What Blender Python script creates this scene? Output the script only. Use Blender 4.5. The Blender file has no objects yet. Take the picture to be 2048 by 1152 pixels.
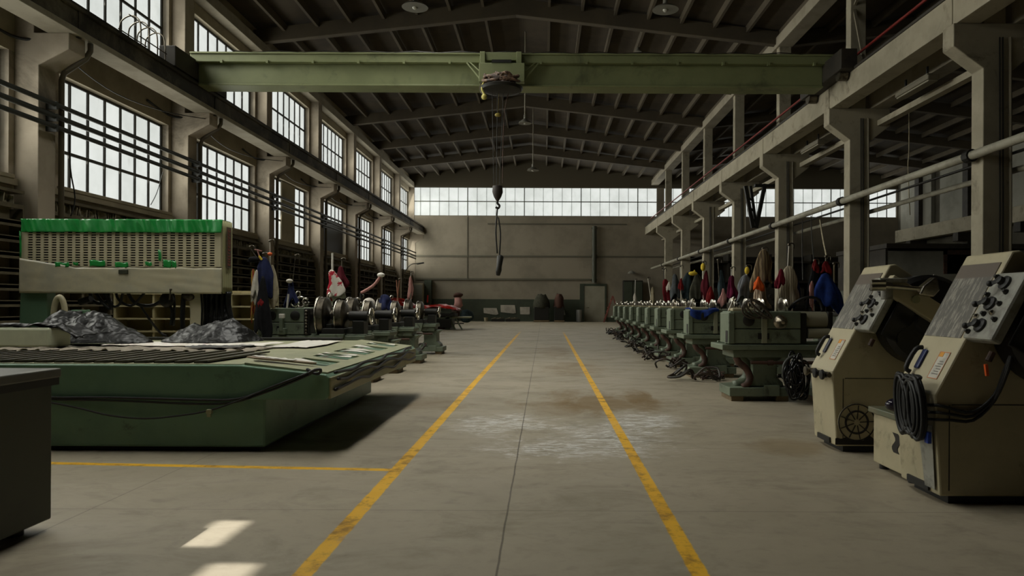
import bpy, bmesh, math, random
from mathutils import Vector, Matrix, noise
C = bpy.context.scene.collection
PI = math.pi
R = random.Random(7)

# ------------------------------------------------------------------ camera
F, H, CX, CY, ROLL = 1430.0, 1.4, 1088.0, 607.0, 0.0044
cam = bpy.data.cameras.new('camera'); cam.sensor_width = 36; cam.lens = F*36/2048
cam.shift_x = -(CX-1024)/2048; cam.shift_y = (CY-576)/2048
cam.clip_start = .05; cam.clip_end = 300
co = bpy.data.objects.new('camera', cam); C.objects.link(co)
co.location = (0, 0, H)
co.rotation_euler = (Matrix.Rotation(PI/2, 3, 'X') @ Matrix.Rotation(ROLL, 3, 'Z')).to_euler()
bpy.context.scene.camera = co
cam.dof.use_dof = True; cam.dof.focus_distance = 9.5; cam.dof.aperture_fstop = 3.2

def P(px, py, Y):
    u, v = px-CX, py-CY
    u0, v0 = u+ROLL*v, v-ROLL*u
    return Vector((u0*Y/F, Y, H-v0*Y/F))

# ------------------------------------------------------------------ materials
def lin(c):
    return tuple(((x/255)/12.92 if x/255 <= .04045 else ((x/255+.055)/1.055)**2.4) for x in c)
class NT:
    def __init__(s, name):
        s.mat = bpy.data.materials.new(name); s.mat.use_nodes = True
        s.t = s.mat.node_tree; s.t.nodes.clear()
        s.out = s.t.nodes.new('ShaderNodeOutputMaterial')
        s.b = s.t.nodes.new('ShaderNodeBsdfPrincipled'); s.t.links.new(s.b.outputs[0], s.out.inputs[0])
    def n(s, typ, **kw):
        x = s.t.nodes.new(typ)
        for k, v in kw.items():
            if k in x.inputs.keys(): s.put(x.inputs[k], v)
            else: setattr(x, k, v)
        return x
    def put(s, sock, v):
        if isinstance(v, bpy.types.NodeSocket): s.t.links.new(v, sock)
        elif isinstance(v, (tuple, list)) and len(v) == 3 and sock.type == 'RGBA': sock.default_value = (*v, 1)
        else: sock.default_value = v
    def m(s, op, a, b=0.0, c=0.0, clamp=False):
        x = s.t.nodes.new('ShaderNodeMath'); x.operation = op; x.use_clamp = clamp
        s.put(x.inputs[0], a); s.put(x.inputs[1], b); s.put(x.inputs[2], c); return x.outputs[0]
    def mix(s, f, a, b):
        x = s.t.nodes.new('ShaderNodeMix'); x.data_type = 'RGBA'
        s.put(x.inputs[0], f); s.put(x.inputs[6], a); s.put(x.inputs[7], b); return x.outputs[2]
    def noise(s, vec, scale, detail=4, rough=.6, dist=0):
        x = s.n('ShaderNodeTexNoise'); x.inputs['Scale'].default_value = scale
        x.inputs['Detail'].default_value = detail; x.inputs['Roughness'].default_value = rough
        x.inputs['Distortion'].default_value = dist
        if vec is not None: s.t.links.new(vec, x.inputs['Vector'])
        return x.outputs[0]
    def mapr(s, v, a, b, c=0.0, d=1.0):
        x = s.n('ShaderNodeMapRange'); s.put(x.inputs[0], v)
        for i, q in enumerate((a, b, c, d)): s.put(x.inputs[i+1], q)
        return x.outputs[0]
    def pos(s, obj=False, scale=None):
        if obj: o = s.n('ShaderNodeTexCoord').outputs['Object']
        else: o = s.n('ShaderNodeNewGeometry').outputs['Position']
        if scale:
            mp = s.n('ShaderNodeMapping'); s.t.links.new(o, mp.inputs[0]); mp.inputs['Scale'].default_value = scale; o = mp.outputs[0]
        return o
    def bump(s, h, strength=.3, dist=.01):
        x = s.n('ShaderNodeBump'); x.inputs['Strength'].default_value = strength; x.inputs['Distance'].default_value = dist
        s.t.links.new(h, x.inputs['Height']); s.t.links.new(x.outputs[0], s.b.inputs['Normal'])
MATS = {}
def M(name, col, rough=.6, metal=0.0, col2=None, scale=3.0, lo=.45, hi=.62, bump=0.0, spec=.5, dirt=None, dirt_scale=1.2, dlo=.56, dhi=.72, sheen=0):
    if name in MATS: return MATS[name]
    n = NT(name); c = lin(col)
    p = n.pos(True)
    nz = n.noise(p, scale, 6, .65)
    base = c
    if col2: base = n.mix(n.mapr(nz, lo, hi), c, lin(col2))
    if dirt:
        d = n.noise(p, dirt_scale, 7, .7, .6)
        base = n.mix(n.mapr(d, dlo, dhi), base, lin(dirt))
    n.put(n.b.inputs['Base Color'], base)
    n.b.inputs['Roughness'].default_value = rough; n.b.inputs['Metallic'].default_value = metal
    n.b.inputs['Specular IOR Level'].default_value = spec
    if bump: n.bump(n.noise(p, scale*8, 4, .6), bump)
    MATS[name] = n.mat; return n.mat

# ------------------------------------------------------------------ mesh builder
class MB:
    def __init__(s): s.bm = bmesh.new(); s.mi = 0
    def face(s, vs):
        try:
            f = s.bm.faces.new(vs); f.material_index = s.mi; return f
        except ValueError: return None
    def box(s, x0, x1, y0, y1, z0, z1, m=None):
        v = [s.bm.verts.new(p) for p in ((x0,y0,z0),(x1,y0,z0),(x1,y1,z0),(x0,y1,z0),(x0,y0,z1),(x1,y0,z1),(x1,y1,z1),(x0,y1,z1))]
        if m is not None:
            for q in v: q.co = m @ q.co
        for f in ((3,2,1,0),(4,5,6,7),(0,1,5,4),(1,2,6,5),(2,3,7,6),(3,0,4,7)): s.face([v[i] for i in f])
        return s
    def bar(s, a, b, w, h=None, up=(0,0,1)):
        a, b = Vector(a), Vector(b); h = h or w; d = (b-a); L = d.length; d.normalize()
        upv = Vector(up)
        if abs(d.dot(upv)) > .98: upv = Vector((1,0,0))
        x = d.cross(upv).normalized(); z = x.cross(d)
        m = Matrix(((x.x,d.x,z.x,a.x),(x.y,d.y,z.y,a.y),(x.z,d.z,z.z,a.z),(0,0,0,1)))
        return s.box(-w/2, w/2, 0, L, -h/2, h/2, m)
    def prism(s, prof, y0, y1, plane='xz'):
        def pt(p, t):
            return {'xz': (p[0], t, p[1]), 'yz': (t, p[0], p[1]), 'xy': (p[0], p[1], t)}[plane]
        a = [s.bm.verts.new(pt(p, y0)) for p in prof]; b = [s.bm.verts.new(pt(p, y1)) for p in prof]
        s.face(a); s.face(b[::-1]); n = len(prof)
        for i in range(n): s.face([a[i], b[i], b[(i+1)%n], a[(i+1)%n]])
        return s
    def rev(s, prof, c=(0,0,0), axis=(0,0,1), n=24):
        """prof: (radius, height) pairs along axis"""
        ax = Vector(axis).normalized(); t = Vector((1,0,0)) if abs(ax.x) < .9 else Vector((0,1,0))
        u = ax.cross(t).normalized(); w = ax.cross(u); c = Vector(c); rings = []
        for r, h in prof:
            if r < 1e-5: rings.append([s.bm.verts.new(c+ax*h)])
            else: rings.append([s.bm.verts.new(c+ax*h+(u*math.cos(2*PI*i/n)+w*math.sin(2*PI*i/n))*r) for i in range(n)])
        for a, b in zip(rings, rings[1:]):
            for i in range(n):
                q = [a[i%len(a)], a[(i+1)%len(a)], b[(i+1)%len(b)], b[i%len(b)]]
                k = []
                for vv in q:
                    if vv not in k: k.append(vv)
                if len(k) > 2: s.face(k)
        if len(rings[0]) > 2: s.face(rings[0][::-1])
        if len(rings[-1]) > 2: s.face(rings[-1])
        return s
    def cyl(s, a, b, r, r2=None, n=20):
        a, b = Vector(a), Vector(b); L = (b-a).length
        return s.rev([(r,0),(r if r2 is None else r2, L)], a, b-a, n)
    def ball(s, c, r, sz=(1,1,1), n=16):
        k = 10; s0 = len(s.bm.verts)
        s.rev([(r*math.sin(PI*i/k) if 0<i<k else 0, -r*math.cos(PI*i/k)) for i in range(k+1)], (0,0,0), (0,0,1), n)
        s.bm.verts.ensure_lookup_table()
        for v in s.bm.verts[s0:]: v.co = Vector((v.co.x*sz[0]+c[0], v.co.y*sz[1]+c[1], v.co.z*sz[2]+c[2]))
        return s
    def tube(s, pts, r, n=8, smooth=3, closed=False):
        pts = [Vector(p) for p in pts]
        if smooth:
            q = []; N = len(pts)
            rng = range(N if closed else N-1)
            for i in rng:
                if closed: p0,p1,p2,p3 = pts[i-1],pts[i],pts[(i+1)%N],pts[(i+2)%N]
                else: p0,p1,p2,p3 = pts[max(i-1,0)],pts[i],pts[i+1],pts[min(i+2,N-1)]
                for k in range(smooth):
                    t = k/smooth
                    q.append(.5*((2*p1)+(p2-p0)*t+(2*p0-5*p1+4*p2-p3)*t*t+(3*p1-p0-3*p2+p3)*t**3))
            if not closed: q.append(pts[-1])
            pts = q
        rings = []; nrm = None; N = len(pts)
        for i, p in enumerate(pts):
            d = (pts[(i+1)%N]-pts[i-1]) if closed else (pts[min(i+1,N-1)]-pts[max(i-1,0)])
            d.normalize()
            if nrm is None:
                nrm = d.cross(Vector((0,0,1)))
                if nrm.length < .1: nrm = d.cross(Vector((1,0,0)))
            nrm = (nrm-d*nrm.dot(d)).normalized(); w = d.cross(nrm)
            rings.append([s.bm.verts.new(p+(nrm*math.cos(2*PI*j/n)+w*math.sin(2*PI*j/n))*r) for j in range(n)])
        pairs = list(zip(rings, rings[1:]))
        if closed: pairs.append((rings[-1], rings[0]))
        for a, b in pairs:
            for j in range(n): s.face([a[j], a[(j+1)%n], b[(j+1)%n], b[j]])
        if not closed: s.face(rings[0][::-1]); s.face(rings[-1])
        return s
    def grid(s, fn, nu, nv, thick=0.0):
        g = [[s.bm.verts.new(fn(i/nu, j/nv)) for j in range(nv+1)] for i in range(nu+1)]
        for i in range(nu):
            for j in range(nv): s.face([g[i][j], g[i+1][j], g[i+1][j+1], g[i][j+1]])
        return s
def mesh(name, mb, mats, parent=None, bevel=0.0, smooth=False, solid=0.0, loc=None, seg=2, ang=35):
    me = bpy.data.meshes.new(name); bmesh.ops.recalc_face_normals(mb.bm, faces=mb.bm.faces[:]); mb.bm.to_mesh(me); mb.bm.free()
    o = bpy.data.objects.new(name, me); C.objects.link(o)
    for m in (mats if isinstance(mats, (list, tuple)) else [mats]): me.materials.append(m)
    if parent: o.parent = parent
    if loc: o.location = loc
    if smooth:
        me.polygons.foreach_set('use_smooth', [True]*len(me.polygons))
        if smooth == 'angle':
            me.set_sharp_from_angle(angle=math.radians(40))
    if solid:
        q = o.modifiers.new('thickness', 'SOLIDIFY'); q.thickness = solid; q.offset = 0
    if bevel:
        q = o.modifiers.new('bevel', 'BEVEL'); q.width = bevel; q.segments = seg; q.limit_method = 'ANGLE'; q.angle_limit = math.radians(ang)
    return o
def thing(name, label, cat, loc=(0,0,0), rz=0, group=None):
    o = bpy.data.objects.new(name, None); C.objects.link(o); o.location = loc; o.rotation_euler = (0,0,rz)
    o.empty_display_size = .1
    return tag(o, label, cat, group)
def tag(o, label, cat, group=None):
    o['label'] = label; o['category'] = cat
    if group: o['group'] = group
    return o
ORD = 'nearest second third fourth fifth sixth seventh eighth ninth tenth eleventh'.split()
def struct(o, label=None, cat=None, group=None):
    o['kind'] = 'structure'
    if label: o['label'] = label
    if cat: o['category'] = cat
    if group: o['group'] = group
    return o
def dup(root, loc, label, group=None, rz=None):
    r = root.copy(); C.objects.link(r); r.location = loc; r['label'] = label
    if rz is not None: r.rotation_euler = (0,0,rz)
    if group: r['group'] = group
    for ch in list(root.children):
        c = ch.copy(); C.objects.link(c); c.parent = r
        for g in ch.children:
            d = g.copy(); C.objects.link(d); d.parent = c
    return r

# ------------------------------------------------------------------ palette
wallm = M('plaster', (168,156,138), .9, col2=(148,137,120), scale=.7, dirt=(98,90,76), dirt_scale=.5, bump=.1)
backm = M('back_plaster', (146,137,120), .9, col2=(132,124,108), scale=.5, bump=.05)
conc = M('concrete', (150,142,124), .9, col2=(136,128,110), scale=1.5, bump=.1)
spand = M('spandrel_plaster', (158,147,124), .9, col2=(140,130,108), scale=.8, bump=.1)
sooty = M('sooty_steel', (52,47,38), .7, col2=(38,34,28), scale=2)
roofm = M('roof_boards', (72,63,49), .9, col2=(60,52,41), scale=.8)
rafter = M('roof_beam', (86,77,61), .9, col2=(75,67,54), scale=.6)
framem = M('window_frame', (62,60,52), .6, col2=(50,46,40), scale=4)
duct = M('dark_conduit', (40,42,36), .5)
pipem = M('pale_pipe', (150,146,130), .5, col2=(124,120,106), scale=2)
craneg = M('crane_green', (130,136,96), .5, col2=(120,126,88), scale=.6, dirt=(92,96,68), dirt_scale=.8)
lgreen = M('lathe_green', (108,118,99), .5, col2=(95,105,88), scale=2, dirt=(48,50,40), dirt_scale=3, bump=.05)
mgreen = M('bed_green', (98,130,104), .42, col2=(86,118,94), scale=1.2, dirt=(44,52,40), dirt_scale=2.2, dlo=.6, dhi=.78, bump=.04)
mcream = M('bed_cream', (150,150,118), .5, col2=(136,138,108), scale=2)
cream = M('console_cream', (182,173,143), .45, col2=(172,163,134), scale=2, dirt=(104,94,70), dirt_scale=2.5, dlo=.58, dhi=.78, bump=.03)
steel = M('bright_steel', (205,200,188), .22, 1.0, col2=(160,154,140), scale=6)
iron = M('dull_iron', (110,104,92), .42, 1.0, col2=(70,64,56), scale=6)
black = M('black_rubber', (22,22,21), .5)
gloss = M('black_gloss', (16,16,20), .12)
darkm = M('dark_metal', (34,33,29), .5, .3)
rust = M('rusty_iron', (78,52,40), .7, col2=(54,42,33), scale=8)
wood = M('old_wood', (120,104,78), .8, col2=(100,84,60), scale=4)
rackm = M('rack_boards', (98,90,68), .85, col2=(80,72,54), scale=2.5)
white = M('white_paint', (214,210,200), .5)
grey = M('panel_grey', (150,150,140), .5, col2=(120,118,110), scale=9)
darkgreen = M('cabinet_green', (52,56,38), .5, col2=(46,49,34), scale=2)
redm = M('red_paint', (112,30,24), .5, col2=(110,26,20), scale=3)
orange = M('orange_plastic', (215,90,30), .5)
def sheeting():
    n = NT('black_sheeting'); p = n.pos(True)
    n.put(n.b.inputs['Base Color'], lin((17,17,16))); n.b.inputs['Roughness'].default_value = .42; n.b.inputs['Specular IOR Level'].default_value = .35
    v = n.n('ShaderNodeTexVoronoi'); v.inputs['Scale'].default_value = 3.2
    wv = n.n('ShaderNodeVectorMath'); wv.operation = 'ADD'; n.t.links.new(p, wv.inputs[0])
    nn = n.n('ShaderNodeTexNoise'); nn.inputs['Scale'].default_value = 5; n.t.links.new(p, nn.inputs[0]); n.t.links.new(nn.outputs[1], wv.inputs[1]); n.t.links.new(wv.outputs[0], v.inputs['Vector'])
    n.bump(n.m('ADD', v.outputs[0], n.m('MULTIPLY', n.noise(p, 11, 2), .2)), .3, .05)
    return n.mat
blackplastic = sheeting(); oldplastic = M('black_sheeting_plain', (26,25,24), .36, col2=(20,19,19), scale=4, spec=.5, bump=.5)
# ------------------------------------------------------------------ floor
def floor_mat():
    n = NT('floor_concrete'); p = n.pos()
    sx = n.n('ShaderNodeSeparateXYZ'); n.t.links.new(p, sx.inputs[0]); X, Y = sx.outputs[0], sx.outputs[1]
    big = n.noise(p, .35, 5, .6); fine = n.noise(p, 6, 6, .7)
    st = n.noise(n.pos(scale=(.8, 1.2, 1)), 1.3, 7, .7, .5)
    c = n.mix(n.mapr(big, .35, .65), lin((164,154,134)), lin((150,141,122)))
    c = n.mix(n.m('MULTIPLY', n.mapr(st, .52, .68), .45), c, lin((112,104,86)))
    c = n.mix(n.m('MULTIPLY', n.mapr(fine, .5, .7), .25), c, lin((120,112,94)))
    def blob(cx, cy, rx, ry, lo, hi, sc, stretch=(1,1,1), amp=.55):
        a = n.m('DIVIDE', n.m('SUBTRACT', X, cx), rx); b = n.m('DIVIDE', n.m('SUBTRACT', Y, cy), ry)
        d = n.m('SQRT', n.m('ADD', n.m('MULTIPLY', a, a), n.m('MULTIPLY', b, b)))
        nz = n.noise(n.pos(scale=stretch), sc, 6, .7, .4)
        v = n.m('SUBTRACT', n.m('ADD', 1.0, n.m('MULTIPLY', n.m('SUBTRACT', nz, .5), 2.4)), d)
        return n.m('MULTIPLY', n.mapr(v, lo, hi), amp)
    brown = lin((118,94,54))
    for b in ((.95,10.2,1.0,1.6), (.2,9.6,.5,1.0), (1.35,10.7,.4,1.2), (.7,15.5,.8,2.2), (-1.9,10.0,1.6,.9), (2.4,7.1,.5,.5), (.3,21,.6,3)):
        c = n.mix(blob(*b, .1, .5, 1.4, (1,.5,1), .75 if b[0] in (.95,1.35) else .4), c, brown)
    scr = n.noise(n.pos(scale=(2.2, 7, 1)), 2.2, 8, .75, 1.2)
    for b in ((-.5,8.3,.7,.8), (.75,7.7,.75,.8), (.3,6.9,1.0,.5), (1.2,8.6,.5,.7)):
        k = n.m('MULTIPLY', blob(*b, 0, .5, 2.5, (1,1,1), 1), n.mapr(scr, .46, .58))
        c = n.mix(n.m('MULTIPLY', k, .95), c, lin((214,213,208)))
    dk = n.noise(n.pos(scale=(1.2,1.8,1)), 3.2, 5, .6, .5)
    c = n.mix(n.m('MULTIPLY', n.mapr(dk, .58, .74), .35), c, lin((92,84,68)))
    # joints
    wob = n.m('MULTIPLY', n.m('SUBTRACT', n.noise(p, 3, 2), .5), .012)
    def line(coord, at, w, soft=.004):
        return n.mapr(n.m('ABSOLUTE', n.m('SUBTRACT', n.m('ADD', coord, wob), at)), w+soft, w, 0, 1)
    j = line(X, -.24, .004)
    for yy in (4.83, 6.94, 12.9, 18.9): j = n.m('MAXIMUM', j, n.m('MULTIPLY', line(Y, yy, .003), .6))
    jx = n.m('MULTIPLY', line(n.m('SUBTRACT', X, n.m('MULTIPLY', Y, .0)), -3.05, .003), .6)
    j = n.m('MAXIMUM', j, jx)
    c = n.mix(n.m('MULTIPLY', j, .75), c, lin((58,50,38)))
    # painted lines
    ew = n.m('MULTIPLY', n.m('SUBTRACT', n.noise(p, 9, 4, .7), .5), .025)
    def stripe(coord, at, w):
        return n.mapr(n.m('ABSOLUTE', n.m('SUBTRACT', n.m('ADD', coord, ew), at)), w+.006, w-.004, 0, 1)
    l1 = stripe(X, n.m('ADD', -1.243, n.m('MULTIPLY', Y, .0023)), .052)
    l2 = stripe(X, n.m('ADD', .797, n.m('MULTIPLY', Y, .0045)), .047)
    far = n.mapr(Y, 30, 36, 1, 0)
    l = n.m('MULTIPLY', n.m('MAXIMUM', l1, l2), far)
    l3 = stripe(n.m('ADD', Y, n.m('MULTIPLY', X, .065)), 5.91, .042)
    l3 = n.m('MULTIPLY', l3, n.m('LESS_THAN', X, -1.24))
    l = n.m('MAXIMUM', l, l3)
    wear = n.mapr(n.noise(n.pos(scale=(1,.6,1)), 5, 8, .75, .8), .60, .72, 1, .25)
    yel = n.mix(n.mapr(n.noise(p, 3, 6, .7), .5, .66), lin((228,176,44)), lin((184,138,38)))
    yel = n.mix(n.mapr(fine, .52, .72), yel, lin((128,94,36)))
    c = n.mix(n.m('MULTIPLY', l, wear), c, yel)
    n.put(n.b.inputs['Base Color'], c)
    n.put(n.b.inputs['Roughness'], n.mapr(st, .4, .7, .42, .62))
    n.b.inputs['Specular IOR Level'].default_value = .35
    n.bump(fine, .08, .01)
    return n.mat
BW = 55.6                                   # back wall
b = MB().box(-11.2, 28.2, -5, BW+.6, -.3, 0)
struct(mesh('floor', b, floor_mat()), 'grey concrete floor with worn yellow aisle lines', 'floor')

# ------------------------------------------------------------------ shell
XL, SP = -10.5, 5.95
WY0, WL = 15.45, 4.5                         # window bay k: WY0+SP*k .. +WL
bays = range(-2, 7)
b = MB(); z0, z1, z2, z3, z4 = 3.9, 6.33, 7.7, 10.05, 11.6
xa, xb = -10.95, XL
ed = [-5.0]
for k in bays: ed += [WY0+SP*k, WY0+SP*k+WL]
ed.append(BW+.4)
b.box(xa, xb, -5, BW+.4, 0, z0); b.mi = 1
b.box(xa, xb, -5, BW+.4, z1, z2); b.box(xa, xb, -5, BW+.4, z3, z4); b.mi = 0
for i in range(0, len(ed), 2):
    b.box(xa, xb, ed[i], ed[i+1], z0, z1); b.box(xa, xb, ed[i], ed[i+1], z2, z3)
struct(mesh('wall_left', b, [wallm, spand]), 'long left wall with two tiers of steel framed windows', 'wall')
b = MB().box(-11.2, 28.2, -5.4, -5, -.3, 13.5)
struct(mesh('wall_front', b, sooty), 'end wall of the hall', 'wall')

def pane_mat():
    n = NT('daylit_frosted_glass'); p = n.pos()
    a = n.noise(p, .8, 4, .6); d = n.noise(n.pos(scale=(1,1,.35)), 5, 6, .7)
    c = n.mix(n.mapr(a, .35, .65), (.62,.65,.61), (.76,.79,.75))
    c = n.mix(n.m('MULTIPLY', n.mapr(d, .56, .75), .35), c, (.42,.43,.39))
    n.put(n.b.inputs['Base Color'], (.25,.26,.25)); n.b.inputs['Roughness'].default_value = .25
    n.put(n.b.inputs['Emission Color'], c); n.b.inputs['Emission Strength'].default_value = 1.0
    return n.mat
pane = pane_mat()
WN = [0]
def window_x(X, y0, y1, z0, z1, nu, splits, label, inner=1, depth=.22, skip=(), holes=()):
    """window lying in a plane of constant X (facing +X); panes one mesh, bars one mesh"""
    WN[0] += 1
    b = MB(); w = .035
    zs = [z0]+[z0+(z1-z0)*s for s in splits]+[z1]
    xg = X-depth
    for i in range(nu):
        for j in range(len(zs)-1):
            if (i, j) in skip: continue
            ya, yb = y0+(y1-y0)*i/nu, y0+(y1-y0)*(i+1)/nu
            b.box(xg-.006, xg, ya+.005, yb-.005, zs[j]+((.30 if i else .68) if (i, j) in holes else .005), zs[j+1]-.005)
    for (i, j) in holes:  # out-of-view panes, gaps added and shaped to throw sun patches on the floor
        ya, yb = y0+(y1-y0)*i/nu, y0+(y1-y0)*(i+1)/nu
        if i == 0: b.box(xg-.006, xg, ya, yb, zs[j], zs[j]+.4)
        b.box(xg-.006, xg, ya, ya+(.1 if i else .06), zs[j], zs[j]+.7).box(xg-.006, xg, yb-(.06 if i else .16), yb, zs[j], zs[j]+.7)
    root = struct(mesh('window_%d' % WN[0], b, pane), label, 'window')
    f = MB()
    for i in range(nu+1):
        yy = y0+(y1-y0)*i/nu; ww = .06 if i in (0, nu) else w
        f.box(xg-.04, xg+.04, yy-ww/1.3, yy+ww/1.3, z0, z1)
    for q, zz in enumerate(zs):
        ww = .055 if q in (0, len(zs)-1) else w
        f.box(xg-.036, xg+.036, y0, y1, zz-ww, zz+ww)
    mesh('window_frame', f, framem, root)
    s = MB().box(X-.3, X+.1, y0-.05, y1+.05, z0-.09, z0-.01)
    mesh('window_sill', s, spand, root, bevel=.01)
    return root
wins = {}
for k in bays:
    y0, y1 = WY0+SP*k, WY0+SP*k+WL
    wins[k] = window_x(XL, y0, y1, z0, z1, 7, [.335], 'lower tier steel window in the left wall')
    window_x(XL, y0, y1, z2, z3, 7, [.56], 'upper tier clerestory window in the left wall', holes=((0,1),(1,1)) if k == -2 else ())
# boards inside two of the lower windows
k = 2; y0 = WY0+SP*k
mesh('window_board', MB().box(XL-.17, XL-.12, y0+1.55, y0+3.1, 3.92, 6.3), spand, wins[2])
k = 3; y0 = WY0+SP*k
mesh('window_board', MB().box(XL-.17, XL-.1, y0+.05, y0+4.3, 3.92, 5.5), darkm, wins[3])

# back wall with its ribbon window
zb0, zb1 = 8.2, 10.43
xw0, xw1 = -10.4, 8.75
yb = BW
b = MB()
b.box(-11.2, 28.2, yb, yb+.5, 0, zb0); b.mi = 3; b.box(-11.2, 28.2, yb, yb+.5, zb1, 13.5); b.mi = 0
for a, c in ((-11.2, xw0), (xw1, 9.3), (27.4, 28.2)): b.box(a, c, yb, yb+.5, zb0, zb1)
b.mi = 1
b.box(-10.5, 5.0-1.9, yb-.03, yb, 0, 1.72)                        # painted green dado
b.box(4.9, 8.0, yb-.03, yb, 0, .35)
b.mi = 2
b.box(-10.5, 9.3, yb-.07, yb, 5.0, 5.12); b.box(-10.0, 3.6, yb-.1, yb, 3.2, 3.34)
b.box(-4.4, 6.4, yb-.05, yb, 7.52, 7.62); b.box(-6.0, -5.94, yb-.03, yb, 3.3, 8.1)
b.mi = 0
dado = M('dado_green', (62,70,54), .6, col2=(54,60,47), scale=1)
struct(mesh('wall_back', b, [backm, dado, M('wall_ledge', (96,92,78), .8), M('gable_shade', (92,85,69), .9)]), 'far end wall with a green painted dado and long ribbon window', 'wall')  # gable above the window coloured darker, its shade put into the material
def window_y(x0, x1, nu, thick, name_label):
    WN[0] += 1
    b = MB(); zs = [zb0, zb0+1.13, zb1]; yg = yb+.15
    for i in range(nu):
        for j in range(2):
            xa_, xb_ = x0+(x1-x0)*i/nu, x0+(x1-x0)*(i+1)/nu
            b.box(xa_+.004, xb_-.004, yg, yg+.006, zs[j]+.004, zs[j+1]-.004)
    root = struct(mesh('window_%d' % WN[0], b, pane), name_label, 'window')
    f = MB()
    for i in range(nu+1):
        xx = x0+(x1-x0)*i/nu; w = .07 if i % thick == 0 else .028
        f.box(xx-w/2, xx+w/2, yg-.04, yg+.04, zb0, zb1)
    for q, zz in enumerate(zs): f.box(x0, x1, yg-.035, yg+.035, zz-.035, zz+.035)
    mesh('window_frame', f, M('back_window_frame', (92,96,78), .6), root)
window_y(xw0, xw1, 26, 6, 'long ribbon window high in the far end wall of the main hall')
window_y(9.3, 27.4, 25, 6, 'long ribbon window high in the far end wall of the side hall')
# door and wall pipe
def wbox(px0, py0, px1, py1, Y):
    a, c = P(px0, py0, Y), P(px1, py1, Y); return min(a.x,c.x), max(a.x,c.x), min(a.z,c.z), max(a.z,c.z)
doorm = M('door_paint', (150,146,128), .7, col2=(140,136,118), scale=1)
b = MB().box(3.12, 4.72, yb-.09, yb-.01, 0, 2.78)
d = struct(mesh('door_1', b, doorm, bevel=.01), 'pale plain door in the far end wall', 'door')
f = MB().box(2.78, 3.12, yb-.12, yb, 0, 2.95).box(4.72, 4.84, yb-.12, yb, 0, 2.95).box(3.1, 4.74, yb-.12, yb, 2.78, 2.95)
mesh('door_frame', f, dado, d); mesh('door_handle', MB().cyl((3.3,yb-.2,1.1),(3.3,yb-.08,1.1),.03).cyl((3.3,yb-.18,1.1),(3.5,yb-.18,1.1),.02), steel, d)
b = MB().cyl((3.88, yb-.26, 3.02), (3.88, yb-.26, 7.4), .18, n=16)
for z in (3.2, 5.1, 7.2): b.box(3.66, 4.1, yb-.3, yb-.09, z, z+.1)
tag(mesh('downpipe', b, M('dark_green_pipe', (62,64,50), .6), smooth='angle'), 'thick dark vertical pipe on the far wall above the pale door', 'pipe')

# right wall of the side hall
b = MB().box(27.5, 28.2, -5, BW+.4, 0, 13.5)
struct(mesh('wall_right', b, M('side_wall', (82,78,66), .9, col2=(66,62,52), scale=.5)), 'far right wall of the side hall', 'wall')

# ------------------------------------------------------------------ roof
RX, EZ, RZ = -1.05, 11.3, 12.5
b = MB()
b.prism([(-11.3, EZ-.06), (RX, RZ+.03), (8.7, EZ-.06), (8.7, EZ+.3), (RX, RZ+.4), (-11.3, EZ+.3)], -5.2, BW+.5)
b.prism([(8.7, EZ-.06), (18.2, RZ+.03), (28.2, EZ-.06), (28.2, EZ+.3), (18.2, RZ+.4), (8.7, EZ+.3)], -5.2, BW+.5)
struct(mesh('ceiling', b, roofm), 'dark boarded pitched roof lining', 'ceiling')
def rz(x):
    if x < 8.7: return EZ+(RZ-EZ)*(1-abs(x-RX)/((RX+10.6) if x < RX else (8.7-RX)))
    return EZ+(RZ-EZ)*(1-abs(x-18.2)/9.5)
n = 0
for x in [RX+1.19*i for i in range(-8, 9) if i] + [18.2+1.6*i for i in range(-5, 6) if i]:
    n += 1
    z = rz(x)
    o = struct(mesh('roof_purlin', MB().box(x-.05, x+.05, -4.9, BW+.1, z-.3, z-.02), rafter), 'long timber purlin running down the hall under the roof', 'beam', 'roof purlins')
COLY = [14.0+SP*i for i in range(-2, 7)]      # far edges of the right columns
for i, y in enumerate(COLY):
    yc = y-.05
    pr = [(-10.5, 10.72), (RX, 11.78), (8.6, 10.72), (8.6, 11.2), (RX, 12.38), (-10.5, 11.2)]
    struct(mesh('roof_beam', MB().prism(pr, yc-.14, yc+.14), rafter, bevel=.015), 'tapered concrete roof beam spanning the main hall', 'beam', 'main hall roof beams')
    pr = [(8.8, 10.72), (18.2, 11.78), (27.6, 10.72), (27.6, 11.2), (18.2, 12.38), (8.8, 11.2)]
    struct(mesh('roof_beam', MB().prism(pr, yc-.14, yc+.14), rafter, bevel=.015), 'tapered concrete roof beam spanning the dark side hall', 'beam', 'side hall roof beams')
struct(mesh('eaves_beam', MB().box(-10.5, -10.1, -4.9, BW, 10.38, 10.74), conc, bevel=.015), 'concrete eaves beam along the top of the left wall', 'beam')
struct(mesh('eaves_beam', MB().box(8.3, 8.85, -4.9, BW, 10.62, 11.0), conc, bevel=.015), 'concrete eaves beam on top of the right hand columns', 'beam')

# rooflights between the roof beams near the camera
for i, (ya, yb_) in enumerate(((4.2, 7.7), (8.25, 13.6), (14.2, 19.55))):
    z = rz(-3.5)-.42
    if not i: pass
    o = struct(mesh('window_%d' % (WN[0]+1), MB().box(-4.3, -2.7, ya, yb_, z, z+.02), pane), 'long rooflight panel between two roof beams', 'window'); WN[0] += 1
    f = MB().box(-4.36, -4.3, ya-.05, yb_+.05, z-.04, z+.1).box(-2.7, -2.64, ya-.05, yb_+.05, z-.04, z+.1)
    for q in range(6): f.box(-4.3, -2.7, ya+(yb_-ya)*q/5-.03, ya+(yb_-ya)*q/5+.03, z-.03, z+.1)
    mesh('window_frame', f, framem, o)

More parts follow.
